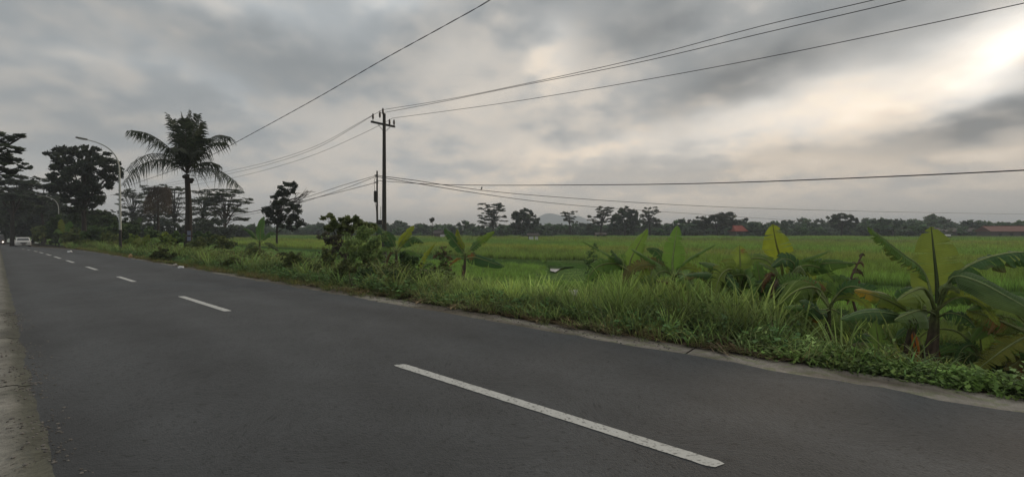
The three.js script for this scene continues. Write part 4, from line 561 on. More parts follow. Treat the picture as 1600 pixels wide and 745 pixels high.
{ // small round tree in the field with bare branches
  const g = tree('field_tree', 'small round dark tree alone in the field with a bare branching side', 'tree', 58, [432, 388], [[452, 287, 8, 5], [459, 291, 6, 6], [445, 293, 8, 5], [451, 300, 9, 6], [433, 304, 9, 5], [441, 307, 10, 6], [428, 308, 6, 4], [424, 328, 12, 11], [440, 330, 16, 14], [456, 334, 14, 12], [466, 342, 10, 9], [432, 346, 16, 9], [450, 352, 16, 8], [470, 352, 7, 6], [422, 342, 8, 7], [436, 318, 14, 8], [458, 320, 10, 7]], { leaf: 0.30, n: 5, sub: 0.8, r: 0.15, cols: DARKS.map((c) => c.map((x) => x * 0.65)), top: [446, 300], lean: [433, 350], deep: 0.5, fork: 0.3 });
  const f = at(432, 388, 58), L = (x, y, d = 0) => at(x, y, 58 + d).sub(f), b = [], r = rng(8);
  for (let i = 0; i < 13; i++) { const a = L(448 + r() * 8, 318 - r() * 6), e = L(466 + r() * 22, 296 + r() * 22, (r() - 0.5) * 2), m = a.clone().lerp(e, 0.55).add(V(0, -0.25 + r() * 0.3, 0)); b.push(tube([a, m, e], 0.05, 0.018, 6, 5)); for (let k = 0; k < 2; k++) b.push(tube([m, m.clone().lerp(e, 0.6).add(V(0, 0.3 * r(), 0.2)), e.clone().add(V(r() - 0.5, (r() - 0.3) * 0.9, r() - 0.5))], 0.025, 0.012, 4, 4)); }
  mesh('bare_branch', merge(b), M.bark, g);
}
[[100, 352, 66], [124, 346, 70], [150, 350, 68], [172, 356, 60], [196, 362, 62], [86, 360, 74]].forEach(([x, y, Z], i) => { const r = rng(640 + i), l = []; for (let k = 0; k < 8; k++) l.push([x + (r() - 0.5) * 22, y + (r() - 0.4) * 34, 9 + 4 * r(), 7 + 4 * r()]); tree('undergrowth_shrub', ['dark green thicket beside the farther street lamp', 'dark green thicket under the tall dense tree', 'dark green thicket right below the tall dense tree', 'dark green thicket left of the nearer street lamp', 'dark green thicket right of the nearer street lamp', 'dark green thicket behind the farther street lamp'][i], 'shrub', Z, [x, 386], l, { leaf: 0.4, n: 3, sub: 1, r: 0.08, cols: MIDS.map((c) => c.map((v) => v * 0.62)), deep: 0.5, twigs: 1 }); });
{ // the dark wood that closes off the road
  const r = rng(555);
  for (const [x, y, Z] of [[-20, 325, 118], [8, 318, 122], [36, 322, 116], [62, 328, 120], [88, 330, 114], [112, 338, 116], [24, 350, 108], [70, 354, 110], [140, 350, 112], [168, 356, 116], [196, 358, 120], [222, 362, 118], [300, 360, 118], [376, 364, 126]]) {
    const l = []; for (let i = 0; i < 9; i++) l.push([x + (r() - 0.5) * 30, y + (r() - 0.3) * (366 - y) * 1.1, 11 + 6 * r(), 7 + 4 * r()]);
    tree('wood_tree', 'dark tree in the wood closing off the left horizon', 'tree', Z, [x, 382], l, { leaf: 0.7, n: 2.6, r: 0.25, cols: DARKS, deep: 0.5, group: 'trees of the dark wood at the left', twigs: 1 });
  }
}
// shrubs beside the poles
tree('shrub', 'tall leafy shrub with umbrella-like leaf whorls just left of the poles', 'shrub', 17, [541, 428], [[511, 340, 8, 5], [518, 348, 8, 5], [514, 356, 6, 4], [530, 352, 9, 6], [540, 344, 9, 5], [552, 344, 9, 5], [560, 352, 11, 6], [548, 358, 10, 5], [570, 350, 9, 5], [576, 358, 8, 5], [585, 354, 6, 4], [536, 362, 8, 4]], { leaf: 0.22, n: 1.7, sub: 0.7, puff: 1.3, r: 0.04, cols: OLIVE, top: [540, 356], fork: 0.2, deep: 0.4, barkMat: M.bark, twigs: 4 });
tree('shrub', 'dense olive bush at the foot of the poles', 'shrub', 15.5, [565, 430], [[556, 374, 16, 12], [574, 370, 16, 13], [590, 380, 12, 14], [560, 390, 20, 12], [580, 394, 18, 12], [545, 398, 14, 10], [568, 410, 18, 10], [590, 408, 12, 12]], { leaf: 0.085, n: 3.2, sub: 0.9, puff: 1.35, r: 0.03, cols: [[0.19, 0.27, 0.09], [0.22, 0.30, 0.10], [0.15, 0.22, 0.075]], deep: 0.7 });
tree('shrub', 'brownish bare-looking bush left of the umbrella-leaved shrub', 'shrub', 18, [522, 425], [[514, 372, 12, 8], [526, 378, 14, 10], [518, 388, 14, 8], [532, 394, 10, 8], [508, 366, 5, 6]], { leaf: 0.12, n: 2.6, sub: 1, puff: 1.3, r: 0.03, cols: [[0.09, 0.085, 0.06], [0.12, 0.12, 0.065], [0.08, 0.085, 0.055]], deep: 0.5 });
tree('shrub', 'thin weedy bush with dark dead flower heads between the field banana plants', 'shrub', 16, [692, 448], [[688, 398, 10, 7], [696, 408, 11, 8], [690, 420, 12, 8], [700, 426, 10, 8], [684, 432, 9, 8], [698, 394, 7, 4], [692, 388, 6, 3]], { leaf: 0.085, n: 2.8, sub: 2.4, r: 0.02, cols: [[0.12, 0.18, 0.055], [0.13, 0.09, 0.05], [0.10, 0.15, 0.045]], deep: 0.5 });
tree('shrub', 'thin open bush beside the pool, left of the slender banana plant', 'shrub', 12.5, [928, 470], [[926, 398, 9, 6], [932, 410, 10, 8], [922, 420, 10, 8], [930, 434, 10, 8], [938, 422, 8, 8], [928, 386, 6, 5], [918, 408, 7, 5]], { leaf: 0.06, n: 2.4, sub: 2.4, r: 0.012, cols: MIDS.map((c) => c.map((x) => x * 1.35)), deep: 0.6 });
const bushes = [[112, 378, 60, 14, 12, OLIVE, 'olive bush on the bank by the farther street lamp'], [146, 374, 52, 18, 14, MIDS, 'green bush on the bank left of the nearer street lamp'], [168, 382, 44, 14, 12, OLIVE, 'rough bush against the left of the nearer street lamp'], [130, 388, 48, 14, 9, OLIVE, 'low scrub at the road edge below the tall dense tree'],
  [202, 384, 38, 12, 9, LIMES, 'yellowish bush right beside the nearer street lamp base'], [258, 382, 36, 16, 10, LIMES, 'pale green bush in front of the palm, left of its trunk'], [276, 378, 38, 13, 10, MIDS, 'green bush at the left of the palm foot'], [306, 386, 36, 18, 8, OLIVE, 'low olive bush in front of the palm foot'], [252, 398, 25, 18, 10, OLIVE.map((c) => c.map((x) => x * 0.6)), 'dark rounded bush at the road edge below the palm'],
  [270, 404, 24, 15, 9, OLIVE.map((c) => c.map((x) => x * 0.55)), 'dark scrub behind the white litter at the road edge'], [372, 412, 19, 22, 8, OLIVE.map((c) => c.map((x) => x * 0.6)), 'low dark scrub on the bank below the lone banana plant'], [425, 418, 17.5, 12, 7, MIDS.map((c) => c.map((x) => x * 0.6)), 'dark leafy clump on the bank right of the lone banana plant'], [330, 408, 21, 18, 8, OLIVE, 'olive scrub on the bank below the leaning feathery tree'], [120, 366, 66, 16, 12, MIDS, 'bush under the right side of the tall dense tree'], [60, 372, 72, 8, 12, OLIVE, 'pale olive bush immediately right of the white car'], [438, 402, 22, 12, 6, [[0.09, 0.07, 0.04], [0.1, 0.09, 0.04], [0.06, 0.06, 0.03]], 'brown withered weeds at the foot of the small round tree'], [224, 390, 35, 14, 11, OLIVE, 'olive bush on the bank between the nearer lamp and the palm'], [180, 372, 50, 16, 13, MIDS.map((c) => c.map((x) => x * 0.8)), 'dark green bush behind the nearer street lamp'], [205, 368, 58, 18, 12, MIDS.map((c) => c.map((x) => x * 0.7)), 'dark bush in the field edge right of the nearer street lamp'], [240, 372, 52, 18, 10, MIDS, 'green bush under the brown drooping palm'], [318, 376, 48, 16, 9, MIDS, 'green bush right of the palm foot'], [350, 384, 40, 20, 8, OLIVE, 'olive bush beneath the leaning feathery tree'], [352, 398, 26, 16, 8, OLIVE.map((c) => c.map((x) => x * 0.75)), 'scrub bush on the bank between palm and lone banana plant'], [468, 408, 19, 14, 8, OLIVE.map((c) => c.map((x) => x * 0.8)), 'low scrub on the bank right of the small round tree'], [300, 402, 28, 14, 8, OLIVE.map((c) => c.map((x) => x * 0.8)), 'low scrub on the bank just below the palm foot'], [488, 420, 15.5, 14, 8, OLIVE.map((c) => c.map((x) => x * 0.7)), 'dark scrub on the bank left of the brownish bush'], [606, 420, 15, 12, 8, OLIVE.map((c) => c.map((x) => x * 0.6)), 'dark scrub clump in front of the poles'],
  [640, 411, 15, 14, 17, MIDS, 'green weedy shrub right of the banana plant nearest the poles'], [668, 429, 13.5, 16, 16, MIDS.map((c) => c.map((x) => x * 0.75)), 'dark weedy shrub at the foot of the yellow-leafed banana shoot'], [576, 427, 13.2, 18, 19, MIDS.map((c) => c.map((x) => x * 0.8)), 'dense weedy shrub on the bank directly below the poles'], [536, 425, 13.8, 18, 20, OLIVE.map((c) => c.map((x) => x * 0.8)), 'olive weedy shrub on the bank below the umbrella-leaved shrub'], [510, 405, 17, 12, 14, OLIVE, 'pale weedy shrub left below the brownish bush'], [612, 437, 12.6, 16, 16, MIDS.map((c) => c.map((x) => x * 0.85)), 'weedy shrub at the road edge right below the poles'], [748, 443, 12.4, 14, 13, MIDS, 'low weedy shrub below the field banana plant with spread leaves'], [706, 441, 12.4, 13, 13, OLIVE.map((c) => c.map((x) => x * 0.8)), 'low olive weeds left below the field banana plant with spread leaves'], [452, 405, 17, 16, 12, OLIVE.map((c) => c.map((x) => x * 0.8)), 'low olive weeds below the small round tree'], [398, 395, 21, 14, 12, OLIVE, 'olive weeds around the foot of the lone pale green banana plant']];
bushes.forEach(([x, y, Z, rx, ry, cols, label], i) => { const r = rng(900 + i), l = [], far = Z > 27 ? 1 : 0; y -= 5 * far; ry *= 1 + 0.4 * far; for (let k = 0; k < 5; k++) l.push([x + (r() - 0.5) * rx * 1.3, y + (r() - 0.5) * ry * 0.9, rx * (0.4 + 0.3 * r()), ry * (0.45 + 0.3 * r())]); tree('shrub', label, 'shrub', Z, [x, y + ry * 1.2], l, { leaf: 0.0062 * Z, n: Z < 20 ? 3.2 : 4.5, sub: Z < 20 ? 1 : 1.6, puff: 1.2, r: Z < 20 ? 0.015 : 0.04, cols, deep: 0.6 }); });

// coconut palm
function frond(parent, name, pts, len, w, seed, cols, o = {}) {
  const r = rng(seed), c = new THREE.CatmullRomCurve3(pts), t = new Tri(), n = o.n ?? 58;
  const f = mesh(name, tube(pts, o.r ?? 0.045, 0.008, 16, 5), o.mat || M.bark, parent);
  for (let i = 0; i < n; i++) for (const h of [1, -1]) {
    const u = 0.12 + 0.87 * (i + r() * 0.6) / n, p = c.getPoint(u), T = c.getTangent(u), up = V(0, 1, 0), s = T.clone().cross(up).addScaledVector(V(cos(seed), 0, sin(seed)), 0.25); s.normalize().multiplyScalar(h);
    const L = w * pow(sin(PI * min(0.97, 0.12 + 0.85 * u)), 0.5) * (0.55 + 0.75 * r()), d = T.clone().multiplyScalar(0.55).addScaledVector(s, 0.75 * (o.spread ?? 1)).normalize(), droopv = (o.droop ?? 0.75) * (0.6 + 0.6 * r()) * L;
    const m = p.clone().addScaledVector(d, L * 0.5).add(V(0, -droopv * 0.25, 0)), e = p.clone().addScaledVector(d, L * 0.85).add(V(0, -droopv, 0)), k = T.clone().multiplyScalar(0.028 * (o.fat ?? 1)), k2 = k.clone().multiplyScalar(1.1), q = 0.7 + 0.6 * r(), col = cols[floor(r() * cols.length)].map((x) => x * q);
    t.quad(p.clone().sub(k), p.clone().add(k), m.clone().add(k2), m.clone().sub(k2), col); t.tri(m.clone().sub(k2), m.clone().add(k2), e, col);
  }
  mesh('leaflets', t.geo(), M.foliage, f);
  return f;
}
{
  const Z = 42, f = at(292, 398, Z), g = thing('coconut_palm', 'tall coconut palm with drooping fronds beside the road', 'palm tree', f), L = (x, y, d = 0) => at(x, y, Z + d).sub(f), r = rng(66);
  f.y; const tr = tube([L(292, 402), L(293, 370), L(294, 330), L(293, 300), L(291, 272)], 0.36, 0.2, 26, 10); { const p = tr.attributes.position; for (let i = 0; i < p.count; i++) { const k = floor(i / 11), q = 1 + (k % 2 ? 0.05 : -0.03); p.setX(i, (p.getX(i) - 0) * 1); p.setZ(i, p.getZ(i) * q); } }
  mesh('trunk', tr, M.darkBark, g);
  const head = [291, 271], cols = [[0.032, 0.044, 0.024], [0.044, 0.058, 0.028], [0.024, 0.032, 0.02]];
  const spec = [ // tip x, y, depth, mid lift
    [203, 203, -1.5, 24, 1], [205, 209, 1.5, 20, .5], [190, 290, -1, 52, 1], [196, 268, 1.8, 48, 1], [360, 214, -1, 34, 1], [352, 222, 1.5, 22, .8], [374, 291, -1.2, 30, 1], [343, 258, 2, 16, .6], [296, 172, 0.5, 0, 1], [283, 176, -1, 2, 1], [308, 178, 1, 4, 1], [268, 186, 1, 6, 1], [316, 190, -1, 6, 1], [270, 210, 2.5, 10, 1], [310, 212, -2.6, 10, 1], [288, 184, -2, 3, 1], [275, 196, -1, 9, 1], [314, 203, 2, 10, 1], [262, 178, 0, 4, .5], [300, 190, 2.8, 4, 1], [280, 235, -3.2, 26, 1], [306, 240, 3, 26, 1], [322, 216, -0.5, 12, 1], [266, 232, -2.8, 24, 1], [318, 236, -2.4, 20, 1]];
  spec.forEach(([x, y, d, lift, w], i) => { const a = L(head[0], head[1]), e = L(x, y, d * 1.0), m1 = L(lerp(head[0], x, 0.3), lerp(head[1], y, 0.38) - lift * 0.55, d * 0.35), m2 = L(lerp(head[0], x, 0.68), lerp(head[1], y, 0.72) - lift * 0.55, d * 0.75); frond(g, 'frond', [a, m1, m2, e], 5, 1.3 * (0.75 + 0.35 * w), 300 + i * 7, cols, { n: floor((y < 230 && abs(x - 291) < 40 ? 38 : 44) * (0.6 + 0.4 * w)), droop: y < 230 && abs(x - 291) < 40 ? 0.45 : 0.95, spread: y < 230 && abs(x - 291) < 40 ? 0.7 : 1, fat: y < 230 && abs(x - 291) < 40 ? 1.75 : 1.4 }); });
  for (let i = 0; i < 7; i++) { const s = new THREE.SphereGeometry(0.15, 8, 6); s.scale(1, 1.2, 1); const p = L(286 + r() * 14, 276 + r() * 8, -0.4 + (r() - 0.5) * 0.6); s.translate(p.x, p.y, p.z); mesh('coconut', s, M.darkBark, g); }
  for (const [x, y] of [[312, 300], [327, 296]]) mesh('dry_stalk', tube([L(292, 274), L(lerp(292, x, 0.6), 276, -0.3), L(x, y, -0.5)], 0.03, 0.012, 8, 5), M.bark, g);
  for (const [y, c] of [[364, 'lower'], [373, 'upper']]) { const p = at(294.5, y, Z - 0.36), b = thing('notice_plate', c === 'upper' ? 'lower of two pale blue plates fixed to the palm trunk' : 'upper of two pale blue plates fixed to the palm trunk', 'plate', p); mesh('plate', box(0.34, 0.4, 0.02, 0, 0, 0, 0.008), M.blue, b); mesh('nail', box(0.03, 0.03, 0.02, 0, 0.15, 0.014), M.iron, b); }
}
{ // brown drooping palm
  const Z = 70, f = at(245, 388, Z), g = thing('dead_palm', 'smaller palm with a brown drooping crown, left of the coconut palm', 'palm tree', f), L = (x, y, d = 0) => at(x, y, Z + d).sub(f);
  mesh('trunk', tube([L(246, 392), L(246, 350), L(246, 308)], 0.22, 0.14, 10, 8), M.darkBark, g);
  for (let i = 0; i < 15; i++) { const a = i / 15 * 2 * PI, dx = cos(a) * 22, d = sin(a) * 2.2; frond(g, 'frond', [L(246, 306), L(246 + dx * 0.35 + 5, 292, d * 0.4), L(246 + dx * 0.8, 308, d * 0.85), L(246 + dx * 0.95, 334, d)], 4, 1.1, 500 + i, [[0.085, 0.06, 0.045], [0.07, 0.052, 0.04], [0.06, 0.05, 0.036]], { n: 26, droop: 1.2, fat: 2 }); }
}
// far trees across the field
const airy = (seed, cx, top, bot, hw, k, skew = 0, pow2 = 0.6) => { const r = rng(seed), out = []; for (let i = 0; i < k; i++) { const t = (i + r()) / k, w = hw * (0.35 + 0.65 * pow(sin(PI * min(0.95, 0.12 + 0.75 * t)), pow2)), a = (r() * 2 - 1); out.push([cx + skew * (0.5 - t) + a * w * 0.85, top + 2 + t * (bot - top) + abs(a) * 1.5 + (r() - 0.5) * 2, hw * (0.16 + 0.16 * r()), 1.0 + 0.9 * r()]); } return out; };
const FB = 367;
tree('far_tree', 'tall open tree with airy layered crown, leftmost of the tall trees across the field', 'tree', 175, [770, FB], airy(31, 770, 314, 353, 25, 44), { leaf: 0.75, n: 13, sub: 1.6, twigs: 1, r: 0.3, flat: true, cols: ALBI, top: [772, 320], deep: 0.5, fork: 0.25 });
tree('far_tree', 'dense round dark tree across the field, right of the airy tall one', 'tree', 165, [818, FB + 3], [[812, 336, 10, 7], [822, 334, 10, 7], [806, 345, 10, 8], [820, 346, 14, 10], [832, 344, 9, 8], [808, 357, 12, 9], [826, 357, 13, 9], [836, 354, 6, 6]], { leaf: 0.8, n: 8, sub: 1.6, r: 0.4, cols: DARKS, deep: 0.6 });
tree('far_tree', 'small umbrella-shaped tree standing before the blue hills', 'tree', 190, [891, FB], airy(32, 891, 328, 346, 14, 18, 0, 0.3), { leaf: 0.75, n: 13, sub: 1.6, twigs: 1, r: 0.25, flat: true, cols: ALBI, top: [890, 332], fork: 0.4 });
tree('far_tree', 'windswept layered tree leaning right, left of the dense dark pair', 'tree', 170, [938, FB], airy(33, 938, 320, 353, 19, 34, 16), { leaf: 0.75, n: 13, sub: 1.6, twigs: 1, r: 0.35, flat: true, cols: ALBI, top: [944, 326], fork: 0.3 });
tree('far_tree', 'dense dark rounded tree between two layered trees across the field', 'tree', 165, [976, FB + 2], [[980, 329, 9, 6], [972, 334, 10, 7], [988, 336, 9, 7], [964, 343, 9, 8], [980, 345, 14, 10], [992, 347, 7, 8], [968, 356, 12, 8], [986, 357, 11, 8]], { leaf: 0.8, n: 8, sub: 1.6, r: 0.4, cols: DARKS, deep: 0.6 });
tree('far_tree', 'open layered tree right of the dense dark rounded tree', 'tree', 172, [1016, FB], airy(34, 1015, 321, 353, 19, 34), { leaf: 0.75, n: 13, sub: 1.6, twigs: 1, r: 0.3, flat: true, cols: ALBI, top: [1014, 326], fork: 0.3 });
tree('far_tree', 'broad tree mass with a ragged top left of the red-roofed house', 'tree', 175, [1122, FB + 1], [[1082, 349, 8, 5], [1096, 345, 10, 6], [1110, 340, 11, 6], [1126, 337, 12, 5], [1140, 336, 12, 5], [1104, 352, 16, 8], [1126, 349, 18, 9], [1148, 344, 10, 6], [1160, 343, 8, 3], [1090, 358, 12, 6]], { leaf: 0.8, n: 8, sub: 1.6, r: 0.4, cols: DARKS, deep: 0.6 });
tree('far_tree', 'dense tree rising above the treeline, right of the lime banana leaf', 'tree', 165, [1315, FB + 1], [[1302, 340, 7, 5], [1314, 338, 9, 5], [1328, 341, 9, 6], [1306, 350, 10, 7], [1322, 351, 13, 8], [1334, 348, 6, 6]], { leaf: 0.8, n: 8, sub: 1.6, r: 0.35, cols: DARKS });
tree('far_tree', 'pale feathery bamboo-like clump above the right-hand treeline', 'tree', 215, [1462, FB - 2], [[1444, 346, 6, 6], [1452, 342, 6, 6], [1460, 341, 6, 6], [1466, 346, 7, 7], [1450, 352, 10, 6]], { leaf: 1.1, n: 5, r: 0.3, cols: MIDS });
tree('far_tree', 'grey-green domed tree right of the bamboo-like clump', 'tree', 220, [1478, FB - 2], [[1474, 345, 8, 5], [1482, 349, 9, 5], [1470, 352, 9, 5], [1488, 353, 7, 3]], { leaf: 1.1, n: 6, r: 0.3, cols: [[0.06, 0.07, 0.055], [0.07, 0.08, 0.06], [0.05, 0.06, 0.05]] });
{
  const Z = 130, f = at(675, 372, Z), g = thing('ball_tree', 'tiny dark ball-shaped crown on a thin bare stem above the left treeline', 'tree', f), L = (x, y, d = 0) => at(x, y, Z + d).sub(f), t = new Tri();
  scatterLeaves(t, rng(4), L(675, 343.5), 4.2 * Z / FOCAL, 4.4 * Z / FOCAL, 4.2 * Z / FOCAL, 900, 0.3, DARKS, false, 40); mesh('crown', t.geo(), M.foliage, g);
  mesh('stem', tube([L(675, 374), L(675.3, 360), L(675, 344)], 0.13, 0.08, 6, 6), M.bark, g);
}
{ // repeated trees of the treeline
  const protoSpec = [[[-12, -12, 12, 7], [4, -16, 13, 7], [15, -10, 11, 7], [-4, -6, 16, 7], [-16, -4, 10, 6], [12, -3, 13, 6]], [[-8, -14, 10, 6], [7, -12, 12, 7], [0, -22, 9, 6], [-12, -5, 10, 6], [12, -4, 11, 6], [0, -7, 14, 8]], [[-22, -7, 12, 5], [-6, -10, 14, 5], [12, -9, 14, 5], [25, -6, 10, 4], [0, -4, 22, 5]], [[-4, -26, 8, 3], [7, -24, 8, 3], [-9, -19, 8, 3], [5, -17, 10, 3], [-4, -11, 10, 3], [8, -9, 8, 3]]];
  const LBL = ['bushy dark tree in the far treeline beyond the rice field', 'round-topped dark tree in the far treeline beyond the rice field', 'long low spreading tree in the far treeline beyond the rice field', 'thin layered tree in the far treeline beyond the rice field'], GRP = ['bushy trees of the far treeline', 'round-topped trees of the far treeline', 'low spreading trees of the far treeline', 'thin layered trees of the far treeline'];
  const protos = protoSpec.map((l, i) => tree('treeline_tree', LBL[i], 'tree', 180, [800, 367], l.map(([x, y, a, b]) => [800 + x, 367 + y, a, b]), { leaf: 1.0, n: 4.6, r: 0.25, cols: (i === 3 ? ALBI : i === 1 ? DARKS : [DARKS[0], DARKS[1], MIDS[2]]).map((c) => [c[0] * 1.3, c[1] * 1.4, c[2] * 1.5]), flat: i === 3, seed: 70 + i, group: GRP[i], top: [800, 355] }));  // crown colours lifted and blued, distance haze put into the leaf colour
  const firstUsed = [0, 0, 0, 0], r = rng(1234);
  const PART = [[545, 'left of the power pole'], [690, 'between the power pole and the peaked dark shed'], [800, 'around the tall airy tree'], [960, 'below the blue hills'], [1075, 'right of the dense dark rounded tree'], [1200, 'around the red-roofed house'], [1345, 'behind the lime banana leaf'], [1480, 'behind the largest banana plant'], [9999, 'at the long buildings on the right']];
  const put = (k, x, Z, sx, sy) => { const q = PART.find((a) => x < a[0])[1]; let o = protos[k]; if (firstUsed[k]++) { o = o.clone(); o.name = numbered('treeline_tree'); scene.add(o); } const p = at(x, 362, Z); p.y = -0.75; o.position.copy(p); o.rotation.y = r() * 6.3; o.scale.set(sx, sy, sx); o.userData = { ...o.userData, label: ['bushy dark', 'round-topped dark', 'low spreading', 'thin layered'][k] + ' tree in the far treeline, ' + q, group: ['bushy', 'round-topped', 'low spreading', 'thin layered'][k] + ' treeline trees ' + q }; };
  const topAt = (x) => x < 480 ? 12 : x < 640 ? 14 : x < 740 ? 14 : x < 1080 ? 15 + 4 * N3(x * 0.02, 1, 1) : x < 1180 ? 17 : x < 1300 ? 16 : x < 1360 ? 19 : x < 1500 ? 18 : 17;
  for (let x = 372; x < 1660; x += 13 + 9 * r()) { const Z = 150 + 70 * r(), k = r() < 0.42 ? 0 : r() < 0.55 ? 1 : r() < 0.8 ? 2 : 3, hpx = topAt(x) * (0.52 + 0.75 * r()), native = [21, 26, 13, 27][k] * 180 / FOCAL, s = (hpx * Z / FOCAL + 2.2) / (native + 0.5); put(k, x, Z, s * (0.9 + 0.5 * r()), s); }
  for (let x = 380; x < 1660; x += 34 + 16 * r()) { const Z = 225 + 45 * r(), k = r() < 0.6 ? 2 : 0, s = (topAt(x) * 0.62 * Z / FOCAL + 2.4) / ([21, 26, 13, 27][k] * 180 / FOCAL); put(k, x, Z, s * 1.6, s); }
  for (const [x, Z, k, sx, sy] of [[492, 230, 2, 1.1, 1.5], [1040, 185, 1, 0.8, 0.75], [1210, 170, 1, 0.8, 0.85], [1245, 180, 0, 1, 0.9], [1275, 172, 0, 0.9, 0.9], [1365, 175, 0, 1.1, 0.85], [1400, 175, 1, 0.9, 0.8], [1425, 180, 0, 1, 1], [1505, 170, 1, 1.0, 0.75], [1528, 168, 2, 1.2, 1.6], [1550, 170, 2, 1.2, 1.5], [1572, 178, 1, 0.7, 0.7], [1596, 178, 1, 0.8, 0.7], [700, 190, 1, 0.9, 0.65], [745, 185, 0, 1, 0.75], [860, 185, 0, 1, 0.7]]) put(k, x, Z, sx, sy);
}

// ---------------------------------------------------------------- poles and wires
{
  const Z = 30, f = at(600, 414, Z), g = thing('power_pole', 'tall dark power pole with a crossarm and three insulators', 'utility pole', f), L = (x, y, d = 0) => at(x, y, Z + d).sub(f);
  const top = L(600, 177.5), axis = V(0.6402, 0, -0.7682), arm = (a, y) => V(top.x + axis.x * a, L(600, y).y, top.z + axis.z * a);
  mesh('shaft', tube([L(600, 420), L(600, 300), top], 0.17, 0.10, 10, 14), M.pole, g);
  const bm = box(1.86, 0.13, 0.11, 0, 0, 0, 0.012); bm.rotateY(atan2(0.7682, 0.6402)); const c = arm(0, 193.5); bm.translate(c.x - 0.12 * 0.7682, c.y, c.z - 0.12 * 0.6402); mesh('crossarm', bm, M.iron, g);
  for (const s of [-1, 1]) mesh('brace', bar(arm(0.52 * s, 195), arm(0.08 * s, 205), 0.016), M.iron, g);
  const ins = (p, up = true) => { const pr = [[0.02, -0.08], [0.02, 0.02], [0.06, 0.03], [0.045, 0.08], [0.07, 0.1], [0.05, 0.16], [0.065, 0.18], [0.045, 0.25], [0.03, 0.3], [0, 0.31]].map(([x, y]) => new THREE.Vector2(x, y)), q = new THREE.LatheGeometry(pr, 12); q.scale(1.15, 1.25, 1.15); if (!up) q.rotateX(PI); q.translate(p.x, p.y, p.z); return q; };
  mesh('insulator', ins(arm(-0.86, 190)), M.ceramic, g); mesh('insulator', ins(arm(0.78, 192)), M.ceramic, g); mesh('insulator', ins(arm(-0.1, 178)), M.ceramic, g);
  mesh('insulator', ins(arm(-0.34, 179).add(V(0, 0.1, 0)), false), M.ceramic, g); mesh('insulator', ins(arm(0.42, 193)), M.ceramic, g);
  mesh('bracket', merge([bar(arm(-0.34, 176), arm(0, 180), 0.015), bar(arm(-0.14, 208), arm(0.06, 208), 0.02)]), M.iron, g);
}
{
  const Z = 28, f = at(590, 418, Z), g = thing('telecom_pole', 'shorter thin dark pole with a cable closure, left of the power pole', 'utility pole', f), L = (x, y, d = 0) => at(x, y, Z + d).sub(f);
  mesh('shaft', tube([L(590, 424), L(589, 340), L(588.8, 267)], 0.075, 0.05, 8, 10), M.pole, g);
  const cl = new THREE.CapsuleGeometry(0.11, 0.52, 6, 12), p = L(586, 307, -0.05); cl.scale(0.85, 1, 0.85); cl.translate(p.x, p.y, p.z); mesh('cable_closure', cl, M.black, g);
  mesh('cable', merge([tube([L(587.5, 274), L(584.6, 282), L(585.2, 298)], 0.014, 0.014, 8, 5), tube([L(585.5, 315), L(587, 322), L(588, 345), L(588, 400)], 0.014, 0.014, 10, 5)]), M.wire, g);
  mesh('clamp', merge([box(0.2, 0.05, 0.16, L(588.6, 274).x, L(588.6, 274).y, 0), box(0.2, 0.05, 0.16, L(588.6, 285).x, L(588.6, 285).y, 0)]), M.iron, g);
  const bx = box(0.24, 0.28, 0.16, 0, 0, 0, 0.02), q = L(594, 347, -0.12); bx.translate(q.x, q.y, q.z); mesh('junction_box', bx, M.iron, g);
  mesh('conduit', tube([L(594.5, 342, -0.1), L(594.5, 330, -0.1), L(594.8, 322, -0.1)], 0.02, 0.02, 6, 6), M.lampPale, g);
}
function wire(label, pts, r, group) { const b = pts.length - 1; if (pxOf(pts[b]) > 1440) { const d = pts[b].clone().sub(pts[b - 1]).normalize(); d.y *= 0.6; pts.push(pts[b].clone().addScaledVector(d, 12), pts[b].clone().addScaledVector(d, 26).add(V(0, 1.2, 0))); } const c = new THREE.CatmullRomCurve3(pts, false, 'centripetal'), m = mesh('overhead_wire', new THREE.TubeGeometry(c, 70, r, 5), M.wire); tag(m, label, 'wire', group); return m; }
const along = (n, pts) => pts.map(([x, y]) => at(x, y, depthAt(x, n)));
wire('uppermost power wire running right from the pole top out of the frame', along(17.5, [[597, 171.5], [700, 155], [800, 135], [1000, 91], [1200, 38], [1365, 0], [1450, -22]]), 0.013);
wire('second power wire running right from the pole top, just under the uppermost', along(17.0, [[599, 176], [700, 157], [800, 136.5], [1000, 97], [1200, 50], [1415, 0], [1500, -22]]), 0.013);
wire('lowest power wire running right from the crossarm to the right frame edge', along(18.3, [[613, 184.5], [700, 173], [800, 159], [1000, 126], [1200, 89], [1400, 48], [1600, 5], [1700, -18]]), 0.013);
wire('uppermost power wire running left from the pole towards the palm', along(17.5, [[597, 171.5], [560, 192], [500, 225], [425, 251], [355, 267.5], [300, 279], [220, 294]]), 0.013);
wire('second power wire running left from the crossarm towards the palm', along(16.7, [[581, 181], [555, 197], [500, 228.5], [425, 255], [355, 272], [300, 283], [220, 297]]), 0.013);
wire('lowest power wire running left from the crossarm to the palm', along(18.2, [[613, 184.5], [588, 198], [500, 238], [430, 261], [362, 278], [300, 289], [220, 302]]), 0.013);
{ // twisted cable
  const c = new THREE.CatmullRomCurve3(along(12, [[840, -52], [765, 0], [700, 37], [600, 92], [500, 150], [400, 205], [330, 242], [292, 258], [200, 290]])), g = [];
  for (const ph of [0, PI]) { const q = []; for (let i = 0; i <= 240; i++) { const p = c.getPointAt(i / 240), a = i * 0.9 + ph; q.push(p.add(V(cos(a) * 0.014, sin(a) * 0.014, 0))); } g.push(new THREE.TubeGeometry(new THREE.CatmullRomCurve3(q), 480, 0.012, 4)); }
  tag(mesh('overhead_wire', merge(g), M.wire), 'single twisted cable rising steeply from behind the palm to the top edge', 'wire');
}
